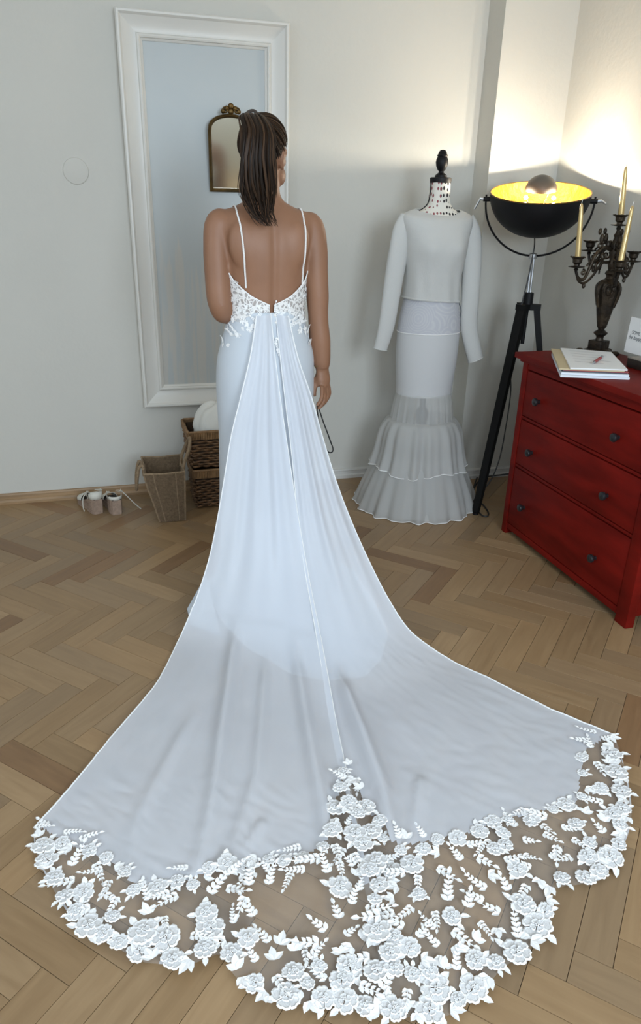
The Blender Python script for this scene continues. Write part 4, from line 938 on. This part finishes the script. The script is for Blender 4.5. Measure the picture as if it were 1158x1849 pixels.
# ================================================================== RED CHEST OF DRAWERS
A0, B0 = np.array([1.814, 2.956, 0]), np.array([1.830, 1.985, 0])
ca_ = (B0 - A0) / np.linalg.norm(B0 - A0); cb2 = np.array([-ca_[1], ca_[0], 0]); CW = .965; CD = .44
DRR = np.stack([ca_, cb2, np.array([0, 0, 1.0])], 1)
def dl(s_, d, z): return A0 + ca_ * s_ + cb2 * d + np.array([0, 0, z])
ch_ = thing('chest_of_drawers', 'red-stained wooden chest of three drawers with black knobs', 'chest of drawers', dl(CW / 2, CD / 2, 0))
def dbox(name, s0, s1, d0, d1, z0, z1, m='red', parent=None, b=.003):
    return MB().bbox(dl((s0 + s1) / 2, (d0 + d1) / 2, (z0 + z1) / 2), ((s1 - s0) / 2, (d1 - d0) / 2, (z1 - z0) / 2), DRR, b).build(name, M[m], parent or ch_, smooth=True, angle=30)
TOPZ = .902
dbox('top', -.035, CW + .035, -.030, CD + .01, TOPZ - .026, TOPZ)
dbox('cornice', -.012, CW + .012, -.012, CD, TOPZ - .040, TOPZ - .026)
for s0, s1 in ((0, .038), (CW - .066, CW)): dbox('front_post', s0, s1, 0, .040, 0, TOPZ - .04)
for s0, s1 in ((.002, .022), (CW - .022, CW - .002)): dbox('side_panel', s0, s1, .040, CD - .04, .05, TOPZ - .04)
for s0, s1 in ((0, .038), (CW - .038, CW)): dbox('rear_post', s0, s1, CD - .04, CD, 0, TOPZ - .04)
dbox('back_panel', .02, CW - .02, CD - .012, CD - .004, .05, TOPZ - .04, 'darkvoid')
dbox('inner_shadow_board', .038, CW - .066, .028, .036, .05, TOPZ - .045, 'darkvoid', b=.001)
s0, s1 = .038, CW - .066
dbox('top_rail', s0, s1, .003, .030, .834, TOPZ - .04)
for z0, z1 in ((.601, .614), (.362, .376)): dbox('drawer_rail', s0, s1, .004, .030, z0, z1)
dbox('plinth', s0, s1, .004, .030, .030, .060)
for (z0, z1, kz) in ((.618, .828, .712), (.380, .596, .470), (.065, .357, .193)):
    df = dbox('drawer', s0 + .004, s1 - .004, .003, .024, z0, z1)
    for ks in (.167, .720):
        R_ = np.stack([ca_, np.array([0, 0, 1.0]), -cb2], 1)
        MB().lathe([(.009, -.001), (.008, .008), (.010, .012), (.0165, .018), (.0185, .024), (.0165, .030), (.010, .033), (.0001, .034)], dl(ks, .004, kz), 18, R_).build('knob', M['knob'], df)

# ================================================================== THINGS ON THE CHEST
def on_top(u, v, dz=0.0): return onZ(u, v, TOPZ + dz)
# ---- candelabrum
cbase = on_top(1083, 626)
KX, KY = 2.140, 2.870
cn = thing('candelabrum', 'ornate dark bronze candelabrum with scrolled arms on the red chest', 'candelabrum', (KX, KY, TOPZ))
zt = TOPZ
bs = MB().lathe([(.080, 0), (.084, .006), (.080, .012), (.068, .016), (.055, .022), (.045, .028)], (KX, KY, zt), 24)
for k in range(6):
    a = k * PI / 3 + .3; bs.ball((KX + .078 * math.cos(a), KY + .078 * math.sin(a), zt + .011), (.020, .016, .011), 10, 6, rotz(a))
bs.build('foot', M['bronze'], cn)
MB().bbox((KX, KY, zt + .045), (.034, .034, .020), rotz(.35), .004).build('plinth_block', M['bronze'], cn)
MB().lathe([(.020, .064), (.016, .074), (.018, .084), (.030, .094), (.031, .100), (.022, .106), (.014, .112), (.016, .120), (.022, .128)], (KX, KY, zt), 20).build('stem', M['bronze'], cn)
ub = MB().lathe([(.020, .124), (.022, .130), (.030, .170), (.042, .235), (.052, .275), (.055, .295), (.050, .315), (.036, .328), (.022, .334), (.018, .342), (.020, .350), (.026, .356), (.022, .366), (.014, .372)], (KX, KY, zt), 12).build('urn', M['bronze'], cn, angle=20)
fc = MB(); fa = math.radians(238); fx, fy = math.cos(fa), math.sin(fa)
fc.ball((KX + .050 * fx, KY + .050 * fy, zt + .285), (.015, .012, .020), 12, 8); fc.ball((KX + .060 * fx, KY + .060 * fy, zt + .283), (.004, .004, .006), 8, 6)
fc.tube([(KX + .050 * fx - .018 * fy * math.cos(a), KY + .050 * fy + .018 * fx * math.cos(a), zt + .290 + .022 * math.sin(a)) for a in np.linspace(-.9, 4.0, 14)], .006, 7)
fc.build('mask_relief', M['bronze'], ub)
for k in range(4):
    a = fa + PI / 4 + k * PI / 2; hb_ = MB()
    hb_.tube(smooth_path([(KX + r_ * math.cos(a), KY + r_ * math.sin(a), zt + z_) for r_, z_ in ((.045, .315), (.062, .30), (.062, .27), (.052, .235), (.046, .215))], 14), list(np.linspace(.010, .006, 14)), 8); hb_.build('swag', M['bronze'], ub)
MB().lathe([(.014, .370), (.018, .385), (.022, .40), (.016, .415), (.020, .43), (.024, .445), (.019, .46), (.022, .475), (.017, .49), (.012, .505), (.016, .515), (.010, .525), (.007, .535), (.011, .542), (.007, .552)], (KX, KY, zt), 16).build('shaft', M['bronze'], cn)
def cup(x, y, z, par, nm='candle_cup'):
    c = MB().lathe([(.004, -.018), (.010, -.010), (.006, -.004), (.034, .000), (.036, .003), (.012, .006), (.012, .012), (.019, .018), (.021, .034), (.030, .040), (.031, .043), (.018, .042), (.016, .030)], (x, y, z), 18)
    o = c.build(nm, M['bronze'], par)
    p = MB()
    for k in range(6): p.ball((x + .030 * math.cos(k * PI / 3), y + .030 * math.sin(k * PI / 3), z + .042), (.007, .005, .003), 7, 5, rotz(k * PI / 3))
    p.build('petal_rim', M['bronze'], o); return o
cup(KX, KY, zt + .555, cn)
arms = []
zc_ = .395
lc = onY(1042, 478, KY - .02)
fcu = onY(1119, 484, KY - .115)
arm_ends = [(lc[0] - KX, -.02, lc[2] - zt - .010), (fcu[0] - KX, -.115, fcu[2] - zt - .012), (.125, .03, zc_ + .01), (-.055, .105, zc_ + .05)]
for (dx, dy, zz) in arm_ends:
    L_ = math.hypot(dx, dy); ux, uy = dx / L_, dy / L_
    P = lambda r_, z_: (KX + ux * r_, KY + uy * r_, zt + z_)
    am = MB()
    am.tube(smooth_path([P(.012, .455), P(L_ * .35, .462), P(L_ * .55, .425), P(L_ * .72, zz - .045), P(L_ * .9, zz - .045), P(L_, zz - .015)], 26), list(np.linspace(.0085, .006, 26)), 8)
    am.tube(smooth_path([P(.012, .405), P(L_ * .3, .40), P(L_ * .5, zz - .035), P(L_ * .7, zz - .066), P(L_ * .88, zz - .058), P(L_ * .98, zz - .02)], 22), .0055, 7)
    for (r0, z0, rr_, st) in ((L_ * .62, zz + .002, .019, 0), (L_ * .80, zz - .022, .013, 1.5), (L_ * .30, .432, .017, 3.0), (L_ * .45, .475, .014, 2.0)):
        am.tube([P(r0 + rr_ * (1 - t / 9) * math.cos(t + st), z0 + rr_ * (1 - t / 9) * math.sin(t + st)) for t in np.linspace(0, 7.2, 22)], .0042, 6)
    ao = am.build('arm', M['bronze'], cn)
    for (r0, z0, a_, b_) in ((L_ * .42, .500, .010, .022), (L_ * .50, .530, .008, .014), (L_ * .47, .385, .007, .020), (L_ * .47, .360, .004, .012), (L_ * .72, zz - .078, .008, .012), (L_ * .22, .478, .010, .016)):
        MB().ball(P(r0, z0), (a_, a_, b_), 9, 7).build('leaf_ornament', M['bronze'], ao)
    cup(KX + dx, KY + dy, zt + zz, cn)
# ---- three taper candles
def candle(x, y, z, tip, label):
    x1, y1, z1 = tip; ln = z1 - z
    mb = MB(); prof = [(0, .0125), (.05, .0128), (.5, .0112), (.85, .0085), (.95, .0066), (.985, .0045), (1.0, .0012)]
    Rg = [[np.array([x + (x1 - x) * t + r_ * math.cos(a), y + (y1 - y) * t + r_ * math.sin(a), z + ln * t]) for a in np.linspace(0, 2 * PI, 16, endpoint=False)] for t, r_ in prof]
    ct = thing('taper_candle', label, 'candle', (x, y, z), 'gold taper candles')
    mb.rings(Rg, True, True, True).build('wax', M['candle'], ct)
    MB().tube([(x1, y1, z1 - .002), (x1 + .001, y1, z1 + .010), (x1 + .003, y1, z1 + .016)], .0011, 5).build('wick', M['cloth'], ct)
tp = onY(1131, 301, KY); candle(KX, KY, zt + .588, (tp[0], KY, tp[2]), 'tallest gold taper candle, standing on the central cup of the candelabrum')
tp = onY(1051, 367, KY - .02); candle(KX + arm_ends[0][0], KY - .02, zt + arm_ends[0][2] + .033, (tp[0], KY - .02, tp[2]), 'gold taper candle overlapping the lamp bowl, on the left arm of the candelabrum')
tp = onY(1143, 371, KY - .115); candle(KX + arm_ends[1][0], KY - .115, zt + arm_ends[1][2] + .033, (tp[0], KY - .115, tp[2]), 'gold taper candle on the front arm, nearest the right picture edge')
# ---- paper stack (each lying on the one below)
TL, BL, BRr, TR = onZ(1001, 626, TOPZ + .03), onZ(1031, 676, TOPZ + .002), onZ(1137, 683, TOPZ + .002), onZ(1108, 636, TOPZ + .03)
def sheet(nm, label, cat, quad, z0, th, m, inset=0.0):
    q = [np.array(p[:2]) for p in quad]; c = sum(q) / 4
    q = [c + (p - c) * (1 - inset) for p in q]
    P = [np.array([*p, z0 + .0004]) for p in q] + [np.array([*p, z0 + th]) for p in q]
    o = MB().add(P, [(3, 2, 1, 0), (4, 5, 6, 7), (0, 1, 5, 4), (1, 2, 6, 5), (2, 3, 7, 6), (3, 0, 4, 7)]).build(nm, M[m], smooth=False)
    return tag(o, label, cat, 'papers and folders stacked on the chest')
Q = [onZ(998, 628, TOPZ + .034), onZ(1012, 681, TOPZ), onZ(1137, 686, TOPZ), onZ(1108, 637, TOPZ + .034)]
sh2 = lambda dx, dy: [p + np.array([dx, dy, 0]) for p in Q]
z = TOPZ
sheet('catalogue', 'thick white catalogue at the bottom of the paper stack', 'catalogue', Q, z, .009, 'paper2'); z += .009
sheet('catalogue', 'bluish white catalogue second from the bottom of the paper stack', 'catalogue', sh2(.004, .006), z, .008, 'paper2', .02); z += .008
sheet('folder', 'dark folder in the middle of the paper stack', 'folder', sh2(.006, .012), z, .004, 'folder_dark', .06); z += .004
sheet('folder', 'thin red folder near the top of the paper stack', 'folder', sh2(.012, .012), z, .003, 'folder_red', .05); z += .003
sheet('folder', 'beige card folder with its edge showing at the left of the stack', 'folder', sh2(-.004, .018), z, .006, 'kraft', .05); z += .006
Q2 = [p * 1.0 for p in Q]; e_ = (Q[3] - Q[0]); e_ = e_ / np.linalg.norm(e_)
Q3 = [Q[0] + e_ * .035, Q[1] + e_ * .035, Q[2] + e_ * .0, Q[3] + e_ * .0]
tp_s = sheet('form_sheets', 'white printed form pages on top of the paper stack', 'papers', [p + np.array([.004, .016, 0]) for p in Q3], z, .006, 'paper', .04); z += .006
f1 = np.array([Q3[3] - Q3[0], Q3[1] - Q3[0]]); ln_ = MB()
for k in range(5):
    a_ = Q3[0] + np.array([.004, .016, 0]) + f1[0] * .16 + f1[1] * (.14 + .13 * k); b_ = a_ + f1[0] * (.66 if k % 2 else .5)
    p = [a_, b_, b_ + f1[1] * .012, a_ + f1[1] * .012]; ln_.add([np.array([*q[:2], z + .0006]) for q in p], [(0, 1, 2, 3)])
ln_.build('printed_line', M['ink_light'], tp_s, smooth=False)
# ---- red pen
pa, pb = onZ(1071, 656, z + .006), onZ(1088, 644, z + .006)
pn = thing('ballpoint_pen', 'short red and silver pen lying on the white forms', 'pen', ((pa[0] + pb[0]) / 2, (pa[1] + pb[1]) / 2, z))
mixp = lambda t: pa * (1 - t) + pb * t + np.array([0, 0, .0005])
MB().tube([mixp(.15), mixp(.8)], .0058, 10).build('barrel', M['folder_red'], pn); MB().tube([mixp(0), mixp(.15)], [.002, .0056], 10).build('tip', M['chrome'], pn)
MB().tube([mixp(.8), mixp(1)], .0054, 10).build('cap', M['chrome'], pn)
# ---- dark wooden tray and the lettered card leaning on the wall side
tr = thing('wooden_box', 'dark wooden box with pale lid edge at the right edge of the chest', 'box', (2.2, 2.56, TOPZ))
b0 = onZ(1131, 662, TOPZ); bdir = ca_
bx = lambda s_, d, zz: np.array([b0[0], b0[1], TOPZ]) + bdir * s_ + cb2 * d + np.array([0, 0, zz])
MB().bbox(bx(.13, .072, .0195), (.13, .072, .019), DRR, .002).build('body', mat('dark_walnut', (.028, .018, .011), .45, var=.4, vscale=10, stretch=(1, 6, 6)), tr)
MB().bbox(bx(.13, .072, .041), (.132, .074, .003), DRR, .0015).build('lid', M['kraft'] if False else mat('grey_oak', (.33, .29, .24), .6, var=.3, vscale=8, stretch=(1, 7, 7)), tr)
mk = tag(MB().tube([bx(.07, .045, .0495), bx(.18, .05, .0495)], .0045, 8).build('marker_pen', M['cable']), 'black marker pen lying on the wooden box', 'pen')
cdz = TOPZ + .0445
k0 = bx(-.028, .125, 0) 
cdo = thing('greeting_card', 'white card with handwritten grey lettering standing on the wooden box', 'card', (k0[0], k0[1], cdz))
cw_, chh = .20, .148; lean = .04
ck0 = onZ(1127, 634, cdz)
def cpt(s_, h_, o_=0.0): return ck0 + bdir * s_ + cb2 * (h_ * math.sin(lean) - o_) + np.array([0, 0, h_ * math.cos(lean)])
P = [cpt(0, 0), cpt(cw_, 0), cpt(cw_, chh), cpt(0, chh)]; th_ = cb2 * .002
MB().add([*P, *[p + th_ for p in P]], [(0, 1, 2, 3), (7, 6, 5, 4), (0, 4, 5, 1), (1, 5, 6, 2), (2, 6, 7, 3), (3, 7, 4, 0)]).build('card', M['paper'], cdo, smooth=False)
def lettering(txt, s_, h_, size, shear=0.0):
    cu = bpy.data.curves.new('lettering', 'FONT'); cu.body = txt; cu.size = size; cu.shear = shear; cu.materials.append(M['ink'])
    tmp = bpy.data.objects.new('tmp', cu); COL.objects.link(tmp); dg = bpy.context.evaluated_depsgraph_get(); me = bpy.data.meshes.new_from_object(tmp.evaluated_get(dg)); bpy.data.objects.remove(tmp)
    o = bpy.data.objects.new('lettering', me); COL.objects.link(o); o.parent = cdo
    zx = Vector(bdir); up_ = Vector(cb2 * math.sin(lean) + np.array([0, 0, math.cos(lean)])); n_ = zx.cross(up_)
    p = cpt(s_, h_, .0012); R_ = Matrix((zx, up_, n_)).transposed().to_4x4()
    o.matrix_local = Matrix.Translation(Vector(p) - Vector(cdo['o0'])) @ R_
lettering('\u00b7 SOME', .016, .080, .020); lettering('be happy', .012, .058, .024, .3)
# ================================================================== WICKER BASKETS, CLOTH, TOTE, SHOES
def basket(cx, cy, z0, hw, hd, hh, label, ang):
    t = thing('wicker_basket', label, 'basket', (cx, cy, z0), 'stacked wicker baskets')
    R_ = rotz(ang)
    def per_pt(s_, off, z, k):                   # s_ in 0..4 around a rounded rectangle
        e = s_ % 4; i = int(e); u = (e - i) * 2 - 1
        a, b2 = hw * k + off, hd * k + off; r0 = .02
        p = ((u * (a - r0 * .3), -b2), (a, u * (b2 - r0 * .3)), (-u * (a - r0 * .3), b2), (-a, -u * (b2 - r0 * .3)))[i]
        return np.array([cx, cy, 0]) + R_ @ np.array([p[0], p[1], z])
    inner_ = MB(); inner_.rings([[per_pt(s_, -.010, z, k) for s_ in np.linspace(0, 4, 40, endpoint=False)] for z, k in ((z0 + .004, .93), (z0 + hh - .01, 1.0))], True, True, False)
    inner_.build('basket_wall', mat('wicker_core', (.05, .028, .014), .8), t)
    wv = MB(); nrow = max(5, int(hh * .76 / .0145)); nst = 44
    for r_ in range(nrow):
        z = z0 + .010 + (hh * .74) * r_ / nrow; k = .93 + .07 * (z - z0) / hh
        P = [per_pt(s_, .0065 * math.sin(s_ * nst / 4 * PI + (r_ % 2) * PI) + .001, z + .0022 * math.sin(s_ * 9 + r_ * 2.1), k) for s_ in np.linspace(0, 4, 4 * nst + 1)]
        wv.tube(P, .0058, 5, caps=False)
    wv.build('weave', M['wicker'], t)
    rim = MB()
    n_r = 150
    for i in range(n_r):
        s_ = 4 * i / n_r; p0, p1 = per_pt(s_, .008, z0 + hh * .80, .99), per_pt(s_ + .004, .009, z0 + hh - .004, 1.0)
        rim.tube([p0, (p0 + p1) / 2 + (p1 - p0) * 0, p1], .0048, 5)
    rim.build('rim_binding', M['wicker_rim'], t)
    MB().tube([per_pt(s_, .008, z0 + hh, 1.0) for s_ in np.linspace(0, 4, 60)], .007, 7).build('rim', M['wicker_rim'], t)
    return t
bk = onZ(355, 920)
bcx, bcy = bk[0] + .145, bk[1] + .125
h1 = .215; h2 = .20
basket(bcx, bcy, .002, .150, .115, h1, 'lower of the two stacked brown wicker baskets', .02)
basket(bcx - .004, bcy + .005, h1 + .012, .162, .122, h2, 'upper of the two stacked brown wicker baskets, holding a white cloth', .03)
# rumpled cloth in the upper basket
cl = MB(); R_ = []
zc0 = h1 + .012 + .10
for i, t in enumerate(np.linspace(0, 1, 18)):
    el = t * PI / 2 * .99; rr = []
    for a in np.linspace(0, 2 * PI, 48, endpoint=False):
        rx, ry, rz = .132, .095, .215
        nz = 1 + .10 * mnoise.noise((2.2 * math.cos(a), 2.2 * math.sin(a), 3 * t)) + .05 * math.sin(6 * a + 5 * t)
        rr.append(np.array([bcx - .0 + rx * math.cos(el) ** .6 * math.cos(a) * (nz if i > 4 else 1), bcy + ry * math.cos(el) ** .6 * math.sin(a) * (nz if i > 4 else 1), zc0 + rz * math.sin(el) * (1 + .06 * math.sin(3 * a))]))
    R_.append(rr)
cl.rings(R_, True, True, True); tag(cl.build('folded_cloth', M['cloth'], angle=0), 'crumpled white cloth heaped in the upper wicker basket', 'cloth')
# ---- jute tote bag
p0, p1 = onZ(289, 944), onZ(336, 943)
tcx = (p0[0] + p1[0]) / 2; y0 = p0[1]; bw = (p1[0] - p0[0]) / 2; bdp = .150
tt = thing('jute_tote_bag', 'brown jute tote bag standing open with rope handles', 'tote bag', (tcx, y0 + bdp / 2, 0))
zt_ = onY(300, 850, y0)[2]
tl, trr = onY(281, 852, y0 + .01), onY(330, 852, y0 + .01)
hw_t = (onY(343, 842, y0 + .02)[0] - onY(268, 838, y0 + .02)[0]) / 2 * .98
bagm = MB(); ringz = []
for z_, k in ((.004, 0), (.10, .35), (zt_ * .75, .8), (zt_, 1)):
    hw2 = bw + (hw_t - bw) * k; d2 = bdp / 2 * (1 + .55 * k); cy_ = y0 + bdp / 2 + .01 * k
    x_ = tcx - .028 * k
    ringz.append([np.array([x_ - hw2, cy_ - d2, z_]), np.array([x_, cy_ - d2 - .004 * k, z_ - .004 * k]), np.array([x_ + hw2, cy_ - d2, z_]), np.array([x_ + hw2 - .008 * k, cy_, z_]), np.array([x_ + hw2, cy_ + d2, z_ + .012 * k]), np.array([x_, cy_ + d2, z_ + .006 * k]), np.array([x_ - hw2, cy_ + d2, z_ + .012 * k]), np.array([x_ - hw2 + .008 * k, cy_, z_])])
bagm.rings(ringz, True, True, False); bagm.build('bag_body', M['jute'], tt, smooth=False, solid=.004)
for i in (0, 2, 4, 6): MB().tube([r_[i] for r_ in ringz], .0045, 6).build('seam', M['jute_rope'], tt)
for k_ in (-.55, .55): MB().tube([r_[1] * (1 - abs(k_)) + r_[0 if k_ < 0 else 2] * abs(k_) + np.array([0, -.002, 0]) for r_ in ringz], .0032, 6).build('seam', M['jute_rope'], tt)
MB().tube(ringz[-1] + [ringz[-1][0]], .005, 6).build('top_edge', M['jute_rope'], tt)
xr = ringz[-1][3]; xl = ringz[-1][7]
for (pp, s_, drop) in ((xr, 1, False), (xl, -1, True)):
    ya, yb2 = pp[1] - .055, pp[1] + .055
    if not drop: Ph = [(pp[0] + .004, ya, pp[2] - .03), (pp[0] + .015, ya, pp[2] + .03), (pp[0] + .042, ya + .010, pp[2] + .095), (pp[0] + .052, (ya + yb2) / 2, pp[2] + .135), (pp[0] + .040, yb2 - .01, pp[2] + .10), (pp[0] + .012, yb2, pp[2] + .03), (pp[0] + .004, yb2, pp[2] - .03)]
    else: Ph = [(pp[0] - .004, ya, pp[2] - .03), (pp[0] - .008, ya, pp[2] + .02), (pp[0] - .026, ya + .005, pp[2] + .012), (pp[0] - .040, ya + .01, pp[2] - .05), (pp[0] - .046, (ya + yb2) / 2, pp[2] - .12), (pp[0] - .040, yb2 - .01, pp[2] - .05), (pp[0] - .022, yb2, pp[2] + .012), (pp[0] - .004, yb2, pp[2] - .03)]
    MB().tube(smooth_path(Ph, 40), .0085, 8).build('handle', M['jute_rope'], tt)
# ---- espadrille wedge sandals, heels towards the viewer
def shoe(hx, hy, ang, label, fling):
    t = thing('wedge_sandal', label, 'shoe', (hx, hy, 0), 'pair of cream wedge sandals')
    R_ = rotz(ang); W = lambda x, y, z: np.array([hx, hy, 0]) + R_ @ np.array([x, y, z])
    # sole from heel (y=0) to toe (y=.235); wedge height falls from .085 to .022
    Yv = np.array([0, .02, .06, .11, .15, .19, .22, .235]); Wd = np.array([.022, .031, .034, .031, .036, .041, .034, .016]); Ht = np.array([.084, .085, .078, .055, .036, .026, .024, .024])
    Rg = []
    yy = np.linspace(0, .235, 24)
    top_, bot_ = [], []
    outline = [(np.interp(y, Yv, Wd), y) for y in yy] ; loop = [(w_, y) for w_, y in outline] + [(-w_, y) for w_, y in outline[::-1]]
    layers = 9; 
    for l in range(layers):
        for kk in (0, 1):
            f = (l + (.06 if kk == 0 else .94)) / layers; bulge = 1.0
            Rg.append([W(w_ * (.97 if kk in (0, 1) else 1), y + (.008 * (1 - f) if y < .05 else 0), max(.0005, np.interp(y, Yv, Ht) * f)) for w_, y in loop])
            if kk == 0: Rg.append([W(w_ * 1.03, y + (.008 * (1 - f) if y < .05 else 0), max(.0005, np.interp(y, Yv, Ht) * (l + .5) / layers)) for w_, y in loop])
    MB().rings(Rg, True, True, True).build('wedge_sole', M['rope_sole'], t, angle=20)
    MB().rings([[W(w_ * .93, y, np.interp(y, Yv, Ht) + dz) for w_, y in loop] for dz in (.0002, .003)], True, True, True).build('insole', M['insole'], t)
    # heel counter
    hcn = []
    for z_, k in ((0, 1.0), (.02, 1.02), (.042, .96)):
        hcn.append([W(.034 * k * math.sin(a), .034 - .036 * k * math.cos(a), np.interp(.03, Yv, Ht) + .001 + z_ * (1 if abs(a) < 1.2 else .7)) for a in np.linspace(-1.75, 1.75, 18)])
    if fling: hcn = hcn[:2]
    MB().rings(hcn, False).build('heel_counter', M['shoe_cloth'], t, solid=.003)
    # toe band (closed vamp)
    vb = []
    for y in np.linspace(.155, .228, 10):
        w_ = np.interp(y, Yv, Wd); h0 = np.interp(y, Yv, Ht); hh = .036 * (1 - ((y - .155) / .08) ** 2 * .6)
        vb.append([W(w_ * 1.03 * math.cos(a), y, h0 + .002 + hh * math.sin(a)) for a in np.linspace(0, PI, 15)])
    MB().rings(vb, False).build('toe_band', M['shoe_cloth'], t, solid=.003)
    # ankle strap
    zb2 = .118
    MB().tube(smooth_path([W(.036 * math.sin(a), .045 - .045 * math.cos(a), zb2 + .012 * math.cos(a * 1.0)) for a in np.linspace(-2.6, 2.6, 14)], 36), .0065, 6, flat=.3).build('ankle_strap', M['shoe_cloth'], t)
    for s_ in (-1, 1): MB().tube(smooth_path([W(s_ * .034, .05, .080), W(s_ * .037, .052, .10), W(s_ * .036, .05, .122)], 8), .007, 6, flat=.3).build('side_strap', M['shoe_cloth'], t)
    if fling: MB().tube(smooth_path([W(.036, .05, .118), W(.060, .035, .09), W(.095, .02, .045), W(.125, .01, .012)], 16), .005, 6, flat=.35).build('loose_strap', M['shoe_cloth'], t)
    else: MB().tube(smooth_path([W(-.036, .06, .11), W(-.056, .06, .085), W(-.066, .045, .045), W(-.070, .02, .030)], 14), .005, 6, flat=.35).build('loose_strap', M['shoe_cloth'], t)
s1_, s2_ = onZ(178, 928), onZ(213, 930)
shoe(s1_[0] + .005, s1_[1] - .01, math.radians(22), 'left of the two cream wedge espadrille sandals on the floor', False)
shoe(s2_[0] + .0, s2_[1] - .005, math.radians(12), 'right cream wedge espadrille sandal with its strap trailing on the floor', True)
for o in list(bpy.data.objects):
    if 'o0' in o: del o['o0']
